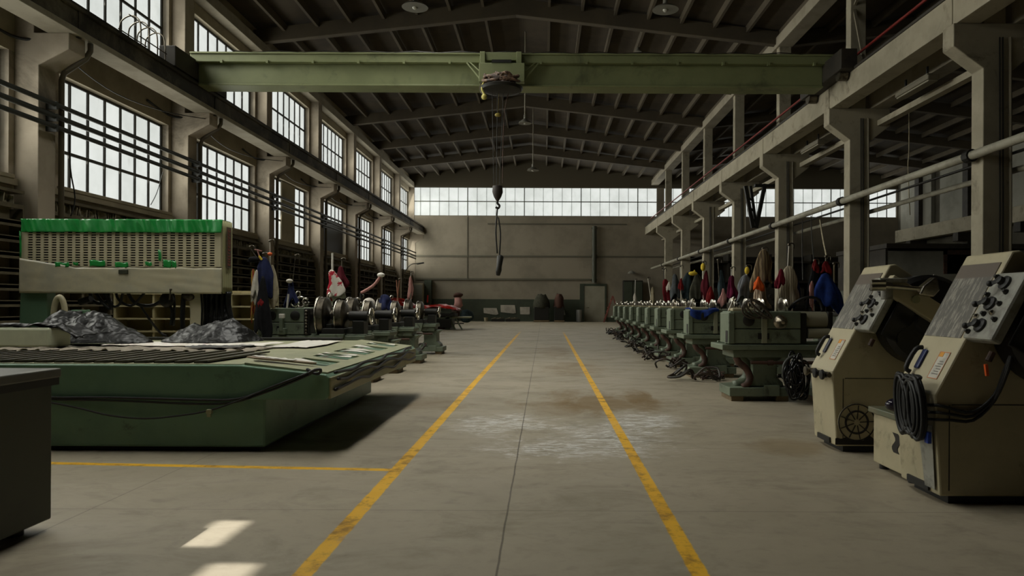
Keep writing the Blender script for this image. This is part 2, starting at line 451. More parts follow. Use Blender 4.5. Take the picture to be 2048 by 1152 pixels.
# ------------------------------------------------------------------ left pilasters with corbels, crane runway
PY = [20.1+SP*i for i in range(-3, 7)]        # near faces
for i, y in enumerate(PY):
    y1 = min(y+.5, BW-.02)
    pr = [(XL-.02, 0), (-10.02, 0), (-10.02, 6.08), (-9.42, 6.4), (-9.42, 6.72), (-10.02, 6.72), (-10.12, 6.72), (-10.12, 10.72), (XL-.02, 10.72)]
    struct(mesh('pilaster', MB().prism(pr, y, y1), wallm, bevel=.015), 'pale plastered pilaster with a corbel on the left wall', 'pilaster', 'pilasters on the left wall')
    pts = [(-9.95, y+.57, 0.0), (-9.95, y+.57, 5.95), (-9.9, y+.57, 6.1), (-9.45, y+.57, 6.4), (-9.36, y+.57, 6.55), (-9.36, y+.57, 6.7)]
    if y1 < BW-.3 and i > 1:
        tag(mesh('downpipe', MB().tube(pts, .055, 8, 0), wallm if 0 else M('pipe_drab', (88,80,64), .6), smooth=True), 'drab drainpipe bent around the corbel of the '+ORD[i-2]+' visible left pilaster', 'pipe', 'drainpipes beside the left wall pilasters')
b = MB().box(-9.78, -9.38, -4.9, BW, 6.84, 7.24); b.mi = 1; b.box(-9.86, -9.3, -4.9, BW, 6.72, 6.84); b.mi = 0; b.box(-10.2, -9.32, -4.9, BW, 7.24, 7.3)  # bottom flange gets paler concrete than the web to imitate its lit strip
for i in range(1, 11):
    y = 20.35+SP*(i-4)
    b.box(-9.8, -9.36, y-.05, y+.05, 6.7, 7.27)
runm = M('runway_concrete', (112,104,86), .8, col2=(92,84,68), scale=1.2, dirt=(44,40,32), dirt_scale=.35, dlo=.38, dhi=.55)
struct(mesh('runway_beam', b, [runm, conc], bevel=.01), 'dark crane runway beam along the left wall corbels', 'beam')
struct(mesh('crane_rail', MB().box(-9.5, -9.42, -4.9, BW, 7.3, 7.4), sooty), 'steel crane rail on the left runway beam', 'rail')

# ------------------------------------------------------------------ right columns
colm = M('column_concrete', (158,150,130), .85, col2=(144,137,118), scale=1.2, dirt=(104,97,80), dirt_scale=1.6, bump=.08)
for i, y in enumerate(COLY):
    y0 = y-.38
    pr = [(8.35, 0), (8.87, 0), (8.87, 5.85), (9.45, 6.3), (9.45, 6.78), (7.78, 6.78), (7.78, 6.34), (8.35, 5.92)]
    root = struct(mesh('column', MB().prism(pr, y0, y).box(8.38, 8.8, y0+.04, y-.02, 6.78, 10.65), colm, bevel=.015), 'concrete column with a forked head carrying the right runway', 'column', 'columns between the two halls')
    if 2 <= i < 7:
        for q, (dx, r) in enumerate(((.30,.014), (.36,.014), (.5,.028))):
            tag(mesh('conduit', MB().tube([(8.35+dx, y0-.03, .05), (8.35+dx+.01, y0-.03, 3.2), (8.35+dx-.01, y0-.03, 6.5)], r, 6, 0), darkm if q < 2 else M('conduit_drab', (120,112,94), .6)), ('thin black cable' if q < 2 else 'pale conduit pipe')+(', left one,' if q == 0 else ', right one,' if q == 1 else '')+' running up the face of the '+ORD[max(0, i-2)]+' right hand column', 'cable' if q < 2 else 'pipe', ('cables' if q < 2 else 'conduits')+' on the right hand columns')
b = MB().box(7.84, 8.3, -4.9, BW, 6.78, 7.38)
for y in COLY: b.box(7.82, 8.3, y-.25, y-.23, 6.78, 7.4)
struct(mesh('runway_beam', b, colm, bevel=.01), 'pale concrete crane runway beam along the right columns', 'beam')
struct(mesh('crane_rail', MB().box(7.98, 8.08, -4.9, BW, 7.44, 7.56).box(7.82, 8.34, -4.9, BW, 7.38, 7.44), sooty), 'steel crane rail on the right runway beam', 'rail')
struct(mesh('runway_beam', MB().box(8.95, 9.4, -4.9, BW, 6.78, 7.38), conc, bevel=.01), 'concrete runway beam on the side hall side of the right columns', 'beam')
struct(mesh('lower_beam', MB().box(9.1, 9.3, -4.9, BW, 6.3, 6.45), colm), 'slim pale beam behind the forked column heads', 'beam')
tag(mesh('handrail_pipe', MB().tube([(8.16, y, 7.95+.0*y) for y in (-4, 10, 25, 40, 55)], .035, 8, 0), redm, smooth=True), 'thin red pipe running above the right runway beam', 'pipe')
# brace on upper column
tag(mesh('brace', MB().bar((8.3, 18.5, 7.45), (8.5, 19.7, 9.6), .07).bar((8.5, 19.7, 9.6),(8.4, 17.6, 10.6), .06), M('conduit_drab', (120,112,94), .6)), 'pale diagonal brace above the right runway near the crane', 'brace')

# pipes along the right columns
def run_pipe(name, label, x, z0, z1, r, m, collars):
    b = MB().cyl((x, -4.5, z0), (x, 54.5, z1), r, n=14)
    o = tag(mesh(name, b, m, smooth='angle'), label, 'pipe')
    for y in collars:
        z = z0+(z1-z0)*(y+4.5)/59
        mesh('bracket', MB().cyl((x, y-.09, z), (x, y+.09, z), r*1.45, n=12).box(x, 8.35 if x < 8.4 else x+.02, y-.03, y+.03, z-.03, z+.03), darkm, o)
    return o
cy = [y-.2 for y in COLY]
run_pipe('pipe', 'pale pipe fixed across the fronts of the right hand columns', 8.2, 4.36, 4.1, .085, pipem, cy)
run_pipe('pipe', 'thinner pale pipe behind the right hand columns', 9.05, 4.05, 3.9, .06, pipem, [])
run_pipe('cable_duct', 'dark cable duct just under the pale pipe of the right columns', 8.98, 4.42, 4.1, .03, darkm, [])
# left bus bars
for i, (z, r, w) in enumerate(((5.42,.05,'uppermost'), (5.18,.055,'middle'), (4.97,.05,'lowest'))):
    b = MB().cyl((-9.85, -4.5, z), (-9.85, 54.8, z-.18), r, n=10)
    o = tag(mesh('conduit_pipe', b, duct, smooth='angle'), w+' of three dark conduits running past the left windows', 'pipe')
    for y in PY: mesh('bracket', MB().box(-10.02, -9.8, y+.2, y+.26, z-.1-.003*(y+4.5), z+.05-.003*(y+4.5)), duct, o)
# draped cables under the left runway
def cable(pts, r, label, m=black, name='cable', group=None, cat='cable', smooth=4):
    return tag(mesh(name, MB().tube(pts, r, 6, smooth), m, smooth=True), label, cat, group)
for k in range(-1, 5):
    y = 20.2+SP*k
    cable([(-9.6, y, 6.55), (-9.95, y+.9, 6.42), (-10.1, y+2.6, 6.3), (-9.9, y+4.3, 6.35), (-9.55, y+5.85, 6.55)], .012, 'thin dark cable sagging under the left runway above the %s whole left window' % ORD[max(0,k)], darkm, group='cables sagging under the left runway')
    cable([(-9.95, y-.06, 6.66), (-10.25, y-.1, 6.58), (-10.5, y-.4, 6.62), (-10.45, y-1.4, 6.7)], .03, 'dark cable bundle tied to the top of the %s left wall pilaster' % ORD[k+1], darkm, group='cable bundles on the pilaster tops')
cable([(-9.9, 14.9, 5.0), (-9.95, 15.0, 4.2), (-9.98, 15.2, 3.6), (-10.0, 15.1, 3.2)], .014, 'loose dark cable hanging beside the nearest whole left window', darkm)
cable([(-10.3, 19.3, 4.9), (-10.3, 19.0, 4.3), (-10.35, 18.8, 3.95)], .01, 'thin cable slanting across the nearest whole left window', darkm)

# slatted racks along the left wall, bay by bay
for k in range(-1, 7):
    y0, y1 = 20.76+SP*(k-1), 20.0+SP*k
    root = thing('storage_rack', 'tall slatted storage rack against the left wall in the %s bay' % ORD[k+1], 'rack', (XL, y0, 0), 0, 'storage racks along the left wall')
    L = y1-y0; D = .28
    f = MB()
    for j in range(6):
        yy = L*j/5
        f.box(.02, D, max(0, yy-.04), min(L, yy+.04), 0, 3.2)
    mesh('upright', f, rackm, root)
    for j in range(10):
        z = .1+j*.31
        mesh('shelf', MB().box(.01, D+.03, 0, L, z, z+.06).box(D-.01, D+.03, 0, L, z-.05, z+.08), rackm, root)
    mesh('back_board', MB().box(.005, .02, 0, L, 0, 3.3), M('rack_back', (120,110,84), .9), root)
    mesh('top_rail', MB().box(.0, D, 0, L, 3.5, 3.56).box(D-.04, D, 0, L, 3.2, 3.28), rackm, root)
    f = MB(); q = .05
    while q < L-.1:
        f.bar((D-.15, q, 3.26), (D-.15+R.uniform(-.05,.05), q+R.uniform(-.03,.06), 3.5-R.uniform(0,.08)), .025, .18); q += R.uniform(.06, .12)
    mesh('file_row', f, M('faded_files', (150,142,118), .9, col2=(90,84,66), scale=6), root)
struct(mesh('trim_1', MB().box(XL, -10.42, -4, BW, 3.68, 3.82), spand, bevel=.01), 'ledge under the lower left windows', 'ledge')

# right wall: pale panels, beam, clutter
panelm = M('wall_panel', (140,138,126), .8, col2=(124,122,110), scale=.6)
for i in range(7):
    y0 = 54.6-5.4*i
    tag(mesh('wall_panel', MB().box(27.2, 27.48, y0-4.3, y0, 7.0, 11.0), panelm, bevel=.02), 'large pale panel high on the far right wall, %s from the far end' % ('first' if i == 0 else ORD[i]), 'panel', 'pale panels on the far right wall')
struct(mesh('runway_beam', MB().box(26.3, 26.9, 5, BW-2, 6.05, 6.95), colm, bevel=.02), 'pale crane runway beam on the far right wall', 'beam')
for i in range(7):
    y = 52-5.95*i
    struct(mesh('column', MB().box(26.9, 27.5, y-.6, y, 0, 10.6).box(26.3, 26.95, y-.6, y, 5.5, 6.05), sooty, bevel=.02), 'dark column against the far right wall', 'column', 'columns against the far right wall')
# ------------------------------------------------------------------ overhead crane
GY = 19.3
cr = thing('overhead_crane', 'green overhead travelling crane bridging the hall under the roof', 'crane', (-1.0, GY, 7.4))
def lp(px, py, Y=GY): return P(px, py, Y)-Vector((-1.0, GY, 7.4))
gx0, gx1 = lp(397, 150).x, lp(1645, 150).x
zb, zs_, zt = lp(1000, 172.5).z, lp(1000, 134).z, lp(1000, 112).z
g = MB().box(gx0, gx1, 0, .5, zb+.03, zs_+.06).box(gx0, gx1, -.06, .56, zb-.02, zb+.03)
mesh('girder', g, craneg, cr, bevel=.012)
g = MB().box(gx0-.15, gx1+.25, -.16, .5, zs_+.06, zt-.03).box(gx0-.15, gx1+.25, -.2, .5, zt-.03, zt+.02)
mesh('top_channel', g, craneg, cr, bevel=.01)
for i in range(14):
    x = gx0+.7+i*1.22
    if x < gx1: mesh('cable_clip', MB().box(x-.03, x+.03, -.2, -.1, zs_+.02, zs_+.1), craneg, cr)
mesh('power_cable', MB().tube([(gx0+1+i*.61, -.19, zt+.05-(.05 if i % 2 else 0)) for i in range(26)], .014, 5, 2), darkm, cr)
for s, x in ((-1, gx0), (1, gx1)):
    e = mesh('end_carriage', MB().box(min(x, x+s*.42), max(x, x+s*.42), -1.2, 1.7, zb+.12, zs_+.12), sooty, cr, bevel=.02)
    for yy in (-.8, 1.3): mesh('wheel', MB().cyl((x+s*.08, yy, zb+.1), (x+s*.3, yy, zb+.1), .17), iron, e, smooth='angle')
# trolley
tx0, tx1 = lp(962, 150).x, lp(1050, 150).x
t = MB().box(tx0, tx0+.14, -.36, -.2, zs_-.02, zt).box(tx1-.22, tx1-.08, -.36, -.2, zs_-.02, zt).box(tx0-.02, tx1, -.4, -.2, zb, zs_-.02).box(tx0+.14, tx1-.22, -.3, -.2, zs_+.08, zt)
tr = mesh('hoist_trolley', t, craneg, cr, bevel=.012)
mesh('trolley_slot', MB().box(tx0+.32, tx1-.35, -.42, -.3, zs_-.02, zs_+.06), darkm, tr)
for s, xa, xb_ in ((1, tx1, tx1+.36), (-1, tx0, tx0-.36)):
    mesh('strut', MB().bar((xa, -.3, zb+.1), (xb_, -.2, zs_+.04), .035).bar((xa, -.3, zb+.3), (xb_-s*.08, -.2, zs_+.06), .03), craneg, tr)
c0 = lp(1006, 186); d0 = MB().rev([(0,-.17),(.3,-.16),(.52,-.1),(.56,-.03),(.5,0),(.1,.02)], (c0.x, -.62, c0.z-.02), (0,0,1), 28)
dr = mesh('hoist_drum', d0, darkm, cr, smooth='angle')
bundle = M('wrapped_rope', (150,120,98), .5, col2=(60,46,38), scale=9, lo=.4, hi=.56)
b = MB()
for i in range(15):
    a = R.uniform(0, 6); rr = R.uniform(.12, .34)
    b.tube([(c0.x+rr*1.3*math.cos(a+j*.9)+R.uniform(-.06,.06), -.78+.26*math.sin(a+j*.9), c0.z+.1+R.uniform(-.06,.16)) for j in range(6)], .035, 6, 3)
mesh('rope_bundle', b, bundle, dr, smooth=True)
mesh('limit_hook', MB().tube([(c0.x-.45,-.75,c0.z+.06),(c0.x-.5,-.78,c0.z-.12),(c0.x-.42,-.78,c0.z-.3)], .03).ball((c0.x-.44,-.78,c0.z-.33), .075), M('faded_yellow', (188,178,96), .5), dr, smooth=True)
mesh('rope_loop', MB().tube([(c0.x-.3,-.7,c0.z+.15),(c0.x-.52,-.72,c0.z+.05),(c0.x-.55,-.74,c0.z-.15),(c0.x-.44,-.78,c0.z-.3)], .012), iron, dr)
hk = lp(998, 395)
for dx in (-.1, -.03, .05): mesh('wire_rope', MB().cyl((c0.x-.05+dx*2, -.62, c0.z-.1), (hk.x+dx, -.6, hk.z+.25), .008, n=6), darkm, cr)
mesh('control_cable', MB().tube([(c0.x+.2,-.6,c0.z-.1), lp(1012,230)+Vector((0,-.5,0)), lp(1008,300)+Vector((0,-.5,0)), (hk.x+.13,-.55,hk.z+.3)], .012, 6), rust, cr)
h = MB().rev([(.05,.2),(.13,.18),(.14,.02),(.1,-.1),(.04,-.2)], (hk.x,-.6,hk.z+.03), (0,0,1), 14)
hb = mesh('hook_block', h, M('hook_dark', (46,38,34), .6), cr, smooth='angle')
mesh('hook', MB().tube([(hk.x,-.6,hk.z-.16),(hk.x,-.6,hk.z-.24),(hk.x+.05,-.6,hk.z-.3),(hk.x+.02,-.6,hk.z-.37),(hk.x-.05,-.6,hk.z-.34)], .03, 8), darkm, hb, smooth=True)
pz = [lp(998, y).z for y in (413, 440, 470, 510, 535, 553)]
b = MB().tube([(hk.x,-.6,hk.z-.36),(hk.x-.02,-.6,pz[1]),(hk.x-.04,-.6,pz[2]),(hk.x,-.6,pz[3])], .022, 6).tube([(hk.x+.02,-.6,pz[1]),(hk.x+.08,-.6,pz[2]),(hk.x+.06,-.6,pz[3]),(hk.x+.05,-.6,pz[4])], .022, 6)
mesh('sling', b, darkm, cr, smooth=True)
mesh('pendant_control', MB().rev([(.04,.3),(.09,.26),(.07,0),(.08,-.1),(.05,-.24),(0,-.25)], (hk.x+.05,-.6,pz[4]), (.12,0,1), 12), darkm, cr, smooth=True)
# yellow limit weight hanging beside the ropes
q = P(996, 230, GY-.6)
mesh('limit_weight', MB().ball((q.x+1.0, -.6, q.z-7.4), .065, (1.3,1,.8)).cyl((q.x+1.0,-.6,q.z-7.4),(q.x+1.02,-.6,c0.z-.1),.006), M('dull_yellow', (140,124,50), .6), cr, smooth='angle')

# hoops of a ladder cage standing on the left runway
gh = thing('ladder_cage', 'small tubular cage standing on the left crane runway', 'cage', (-9.75, 17.35, 7.3))
for i in range(4):
    y = -.55+i*.36
    mesh('hoop', MB().tube([(-.25,y,0),(-.25,y,.55),(-.18,y+.03,.75),(0,y+.05,.84),(.18,y+.03,.75),(.25,y,.5),(.25,y,0)], .016, 6), iron, gh, smooth=True)
mesh('rail', MB().tube([(-.25,-.6,.5),(-.25,.6,.5)], .014, 6, 0).tube([(.25,-.6,.32),(.25,.6,.32)], .014, 6, 0).tube([(0,-.6,.83),(0,.6,.83)], .014, 6, 0), iron, gh)

# pendant lamps
enamel = M('lamp_enamel', (118,116,106), .4)
def lamp(px, py, Y, r, label, top=None):
    p = P(px, py, Y)
    t = thing('pendant_lamp', label, 'lamp', p, 0, 'pendant lamps under the roof')
    top = (rz(p.x)-.05 if top is None else top)-p.z
    if abs((Y-13.95+.05)/SP-round((Y-13.95+.05)/SP)) < .04: top -= .65
    mesh('shade', MB().rev([(r,0),(r*.86,.06),(r*.45,.14),(r*.2,.2),(r*.19,.34),(.02,.36)], (0,0,0), (0,0,1), 24), enamel, t, smooth='angle')
    mesh('bulb', MB().ball((0,0,.02), r*.22), M('bulb_glass', (180,178,165), .15), t, smooth=True)
    mesh('stem', MB().cyl((0,0,.34), (0,0,top), .03, n=8), M('lamp_stem', (130,124,108), .5), t)
lamp(830, 15, 22.9, .42, 'white enamel pendant lamp hanging left of the roof ridge above the crane')
lamp(1331, 20, 22.9, .42, 'white enamel pendant lamp hanging right of the roof ridge above the crane')
lamp(1050, 247, 29, .27, 'small bright pendant lamp hanging just right of the crane trolley')
lamp(1066, 341, 40, .34, 'pendant lamp on a pale stem under the ridge above the far window')
lamp(1276, 104, 28.5, .14, 'tiny pendant lamp hanging above the right half of the crane girder')
for px, py, Y in ((1825, 138, 16.6), (1625, 268, 23)):
    p = P(px, py, Y); p.x = 8.6; p.z = 6.6
    t = thing('strip_lamp', 'pale long lamp housing under the right runway '+('nearest the camera' if Y < 20 else 'beside the second fork headed column'), 'lamp', (8.62, Y, 6.42))
    mesh('housing', MB().box(-.13,.13,-.75,.75,0,.1).box(-.07,.07,-.6,.6,.1,.18), M('lamp_housing', (104,98,82), .6), t, bevel=.02)
    mesh('diffuser', MB().box(-.11,.11,-.72,.72,-.04,0), M('lamp_diffuser', (132,126,108), .5), t, bevel=.015)
    mesh('hanger', MB().box(-.02,.02,-.5,-.46,.18,.36).box(-.02,.02,.46,.5,.18,.36), darkm, t)

# ------------------------------------------------------------------ long green bed machine
BY0, BY1 = 6.68, 11.1
bed = thing('planer_bed', 'huge green machine bed with slatted covers and a sloping end panel', 'machine', (-2.6, BY0, 0))
mesh('base', MB().box(-6.0, 0, 0, 4.12, .045, .53), mgreen, bed, bevel=.02)
mesh('skid', MB().box(-5.9, -.08, .08, 4.0, 0, .06), darkm, bed)
pr = [(-6.2, .49), (.56, .49), (.6, .53), (.6, .70), (.57, .725), (-.24, .81), (-6.2, .81)]
sk = [(-.02, .495), (.575, .495)]
mesh('table_body', MB().prism(pr, -.02, 4.42), mgreen, bed, bevel=.012)
mesh('end_panel', MB().box(.585, .615, 0.0, 4.4, .5, .7), mcream, bed, bevel=.008)
# top deck
mesh('deck', MB().box(-6.15, -.25, .06, 4.38, .808, .816), mcream, bed)
# sloping cover with four recessed openings
def slope(t, y, h=0): # t 0..1 down the slope
    return Vector((-.22+.78*t, y, .818-.088*t+h))
sp = MB()
ys = [.06, .5, 1.05, 1.3, 1.85, 2.1, 2.65, 2.9, 3.45, 3.7, 4.15, 4.38]
for a, c in zip(ys[:-1], ys[1:]):
    openc = (ys.index(a) % 2 == 1)
    for (t0, t1) in ((0,.3),(.3,.8),(.8,1.0)):
        h = -.02 if (openc and (t0, t1) == (.3,.8)) else .012
        v = [sp.bm.verts.new(slope(tt, yy, hh)) for tt, yy, hh in ((t0,a,h),(t1,a,h),(t1,c,h),(t0,c,h),(t0,a,-.03),(t1,a,-.03),(t1,c,-.03),(t0,c,-.03))]
        for f in ((3,2,1,0),(4,5,6,7),(0,1,5,4),(1,2,6,5),(2,3,7,6),(3,0,4,7)): sp.face([v[i] for i in f])
mesh('sloping_cover', sp, mcream, bed)
sl = M('recess_grey', (98,92,78), .7); paperm = M('pale_sheet', (232,226,216), .7, col2=(208,200,188), scale=3)
for i in (1, 3, 5, 7, 9):
    a, c = ys[i], ys[i+1]
    q = MB().grid(lambda u, v: slope(.31+.48*u, a+.02+(c-a-.04)*v, -.012+.002*math.sin(u*9)), 6, 3)
    mesh('recess_plate', q, sl, bed, solid=.006)
    for k_ in range(2 if i in (3, 5) else 1):
        y0_ = a+.1+.24*k_
        q = MB().grid(lambda u, v: slope(.32+.46*u, y0_+(.13-.06*u)*v+.10*u, .022+.012*math.sin(u*5+i)*v), 8, 2)
        mesh('sheet_strip', q, white, bed, solid=.004)
# slatted cover strips across the front half of the top
slatm = M('slat_brown', (66,58,44), .5, col2=(46,42,32), scale=5)
for i in range(30):
    x = -6.05+i*.19
    if x > -.72: break
    b = MB(); y1 = 1.45+.1*math.sin(i*1.3)
    b.prism([(0,.0), (.13,.012), (.135,.03), (.01,.022)], 0, 1)
    for v in b.bm.verts:
        t = v.co.y; v.co = Vector((x+v.co.x+.12*t, .12+(y1-.12)*t, .816+v.co.z+.006*t))
    mesh('cover_slat', b, slatm, bed)
pad = MB().grid(lambda u, v: Vector((-6.1+5.3*u, 1.5+.75*v+.06*math.sin(u*40), .835+.02*noise.noise(Vector((u*30, v*4, 1)))+.02*math.sin(u*175)*(1-v))), 120, 8)
mesh('bellows_edge', pad, M('bellows_grey', (150,140,124), .75, col2=(112,104,90), scale=4), bed, smooth=True, solid=.008)
# loose pale sheets lying on the deck
def sheet(x0, x1, y0, y1, label, m, z=.83, seed=1, amp=.018):
    b = MB().grid(lambda u, v: Vector((x0+(x1-x0)*u+.03*math.sin(v*7+seed), y0+(y1-y0)*v+.05*math.sin(u*5+seed), z+amp*abs(noise.noise(Vector((u*7+seed, v*5, seed))))+.004)), 40, 16)
    return tag(mesh('dust_sheet', b, m, smooth=True, solid=.004), label, 'sheet', 'sheets lying on the green bed')
sheet(-5.6, -3.55, 8.95, 9.75, 'long pale dust sheet lying across the middle of the green bed', paperm, z=.845, seed=2)
sheet(-3.5, -2.95, 9.0, 10.6, 'pale dust sheet lying beside the sloping end of the green bed', white, z=.83, seed=5)
sheet(-4.25, -3.6, 8.42, 8.86, 'dark grey sheet lying flat among the slats of the green bed', M('slate_sheet', (70,70,68), .6), z=.86, seed=9)
# rail at rear of bed
mesh('rear_rail', MB().box(-6.1, -.5, 4.2, 4.36, .816, .86), darkm, bed, bevel=.01)
# white lever / tray on front of slope
tray = thing('scraper_board', 'flat pale board lying at the near corner of the sloping bed end', 'board', slope(.02,.32)+bed.location+Vector((0,0,.02)))
mesh('board', MB().prism([(-.1,-.02),(0,-.08),(.52,.05),(.55,.1),(.1,.1)], .012, .03, 'xy'), M('aged_board', (150,132,110), .6), tray, bevel=.004).rotation_euler = (0, .112, 0)
o = mesh('cloth_lining', MB().grid(lambda u, v: Vector((-.05+.4*u, -.03+.1*v+.03*u, .034+.012*noise.noise(Vector((u*9,v*6,3))))), 14, 6), white, tray, smooth=True, solid=.003); o.rotation_euler = (0, .112, 0)

def fcable(pxs, Y, r, label, m=black, group=None):
    return cable([P(a, c, Y) for a, c in pxs], r, label, m, group=group)
fy = BY0-.06
fcable([(60,790),(110,795),(200,795),(300,797),(420,800),(480,797),(540,776),(590,757),(628,741)], fy, .012, 'upper black cable strung along the front of the green bed')
fcable([(60,793),(115,799),(190,800),(280,803),(400,808),(470,804),(530,785),(585,764),(630,744)], fy, .011, 'second black cable strung just under the upper one on the green bed')
fcable([(60,800),(112,807),(165,818),(220,831),(290,837),(360,831),(418,821),(480,800),(540,775),(600,752)], fy-.01, .009, 'lowest thin cable sagging across the front of the green bed')
tag(mesh('cable_tag', MB().box(-.025,.025,-.02,.02,-.02,.02).box(-.02,.015,-.015,.015,-.05,-.02), mcream, loc=P(419,823,fy-.01), bevel=.004), 'small pale tag tied on the sagging cable of the green bed', 'tag')
for i, (dx, dz, s, w) in enumerate(((0,0,1,'along the top edge'), (.03,-.06,2,'just below the top edge'), (.035,-.13,4,'low across the outer face'))):
    pts = [(-2.6+.62+dx+.02*math.sin(j*1.7+s), BY0+.05+j*.4, .725+dz+.02*math.sin(j*2.1+s)) for j in range(11)]
    cable(pts, .016, 'black cable wavering %s of the sloping bed end'%w)
tag(mesh('cable_knot', MB().tube([P(628+14*math.cos(a*1.1), 743+5*math.sin(a*1.7), BY0-.03-.01*a) for a in range(9)], .014), black, smooth=True), 'knotted lump of black cable at the near corner of the bed', 'cable')

# crumpled black sheeting piles
def tarp(name, label, cx, cy, rx, ry, h, z, m, seed, peaks, rot=0):
    def fn(u, v):
        a = u*2*PI; r = v
        n1 = noise.noise(Vector((math.cos(a)*1.2+seed, math.sin(a)*1.2, seed)))
        rad = r*(1+.22*n1)
        x, y = rx*rad*math.cos(a), ry*rad*math.sin(a)
        zz = 0
        for (px_, py_, pw, ph) in peaks: zz = max(zz, ph*math.exp(-(((x-px_)/pw)**2+((y-py_)/(pw*.8))**2)))
        edge = max(0, 1-r**3)
        w = Vector((x*4.2+seed, y*4.2, seed*2))
        rid = (1-abs(noise.noise(w))*2.2)*.085+(1-abs(noise.noise(w*2.1))*2)*.05+(1-abs(noise.noise(w*4.3))*2)*.022
        top = h*(.40*edge+zz*edge)+rid*(.2+.5*edge)*h/.4
        zz = max(.006+.03*max(0,rid*4)*(1-edge), top)
        return Vector((x, y, zz if r < .985 else .002))
    b = MB().grid(fn, 110, 34)
    bmesh.ops.remove_doubles(b.bm, verts=b.bm.verts[:], dist=.0005)
    o = mesh(name, b, m, loc=(cx, cy, z), smooth=True)
    o.rotation_euler = (0,0,rot); return o
tag(tarp('plastic_sheet', 'x on the middle of the green bed', -4.55, 9.85, .68, .42, .25, .862, blackplastic, 3, [(.25,0,.35,.75),(-.3,0,.2,.5)]), 'crumpled black plastic sheet heaped alone at the middle of the green bed', 'plastic sheet')
tag(tarp('plastic_sheet', '', -6.1, 9.55, .85, .42, .29, .862, blackplastic, 8, [(-.35,.0,.45,.95),(.1,0,.4,.8),(.55,0,.22,.25)]), 'black plastic sheet draped behind and over the pale green block', 'plastic sheet')
blk = MB().prism([(-.36,-.16),(.3,-.16),(.37,.14),(-.32,.14)], 0, .24, 'xy')
tag(mesh('foam_block', blk, M('pale_green_block', (222,228,198), .7, col2=(208,214,186), scale=2), loc=(-6.22, 8.72, .845), bevel=.03), 'pale green block half covered by black plastic on the bed', 'block')
tag(mesh('plastic_sheet', MB().grid(lambda u, v: Vector((-.5+1.1*u+.04*math.sin(v*9), -.14+.4*v, .25+.05*noise.noise(Vector((u*6,v*4,2)))-.18*max(0,u-.78)*4*(1-.3*v)-.1*max(0,.06-u)*8)), 50, 16), blackplastic, loc=(-6.22,8.72,.86), smooth=True, solid=.004), 'torn black plastic flap lying on top of the pale green block', 'plastic sheet')

# ------------------------------------------------------------------ wrapped slotted cabinet on posts behind the bed
VY = 12.2
x0, x1 = P(41, 510, VY).x, P(444, 510, VY).x
zb_, zt_ = P(240, 584, VY).z, P(240, 440, VY).z
vc = thing('slotted_cabinet', 'pale slotted cabinet wrapped in green and clear film above the bed', 'cabinet', (x0, VY, 0))
W = x1-x0
filmc = M('cream_film', (206,197,166), .45, col2=(194,186,156), scale=1.5, bump=.05)
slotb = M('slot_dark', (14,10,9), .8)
mesh('body', MB().box(0, W, .03, .34, zb_, zt_), filmc, vc, bevel=.02)
mesh('side_sheet', MB().grid(lambda u, v: Vector((W+.008+.006*math.sin(u*30+3*v)+.02*(1-v)*u, .0+.36*u, zb_-.02+(zt_-zb_+.02)*v)), 20, 10), M('olive_film', (160,158,118), .5), vc, smooth=True, solid=.004)
gz0, gz1 = P(240, 533, VY).z, P(240, 463, VY).z
mesh('slot_backing', MB().box(.1, W-.08, .018, .03, gz0, gz1), slotb, vc)  # near-black sheet paints in the shade inside the slots
b = MB(); nc, nr = 24, 14; cw = (W-.2)/nc
for i in range(nc+1):
    x = .1+i*cw; b.box(x-.026 if i else .02, x+.026 if i < nc else W-.02, -.004, .016, gz0, gz1)
for j in range(nr+1):
    z = gz0+(gz1-gz0)*j/nr; b.box(.1, W-.1, -.002, .014, z-.009, z+.011)
mesh('slot_grille', b, filmc, vc)
greenf = M('green_film', (34,150,66), .3, col2=(70,168,100), scale=2.2, lo=.5, hi=.75, spec=.7)
def folds(x, z, s=1): return .022*noise.noise(Vector((x*5.5*s, z*1.2, 4)))+.018*(1-abs(noise.noise(Vector((x*9+z*2.5, z*1.5, 9))))*2)
zg = P(240, 463, VY).z
mesh('green_wrap', MB().grid(lambda u, v: Vector((.02+(W-.0)*u-.03*(1-v)*(u-.5), -.014-folds(W*u, v*.3)-.01*(1-v), zg-.02+.012*noise.noise(Vector((u*14,1,1)))*(1-v)+(zt_+.012-zg+.02)*v)), 240, 10), greenf, vc, smooth=True, solid=.003)
mesh('top_sheet', MB().grid(lambda u, v: Vector((.0+W*u, -.012+.36*v, zt_+.01+.004*noise.noise(Vector((u*9,v,2))))), 30, 4), greenf, vc, smooth=True, solid=.003)
def lowedge(u): # upper edge of the lower pale film
    return gz0-.02+(.16*max(0, 1-u*3.6)) + .015*noise.noise(Vector((u*12, 0, 7)))
pale = M('clear_film', (204,195,166), .34, col2=(182,178,158), scale=1.2, spec=.7)
mesh('lower_wrap', MB().grid(lambda u, v: Vector((-.005+(W+.01)*u, -.02-.01*abs(noise.noise(Vector((u*6+v*2.2, v*1.5-u*3, 3))))-.010*abs(noise.noise(Vector(((u*3.4-v)*3,v,8))))*max(0,1-u*1.3), zb_-.025+(lowedge(u)-zb_+.025)*v)), 160, 14), pale, vc, smooth=True, solid=.003)
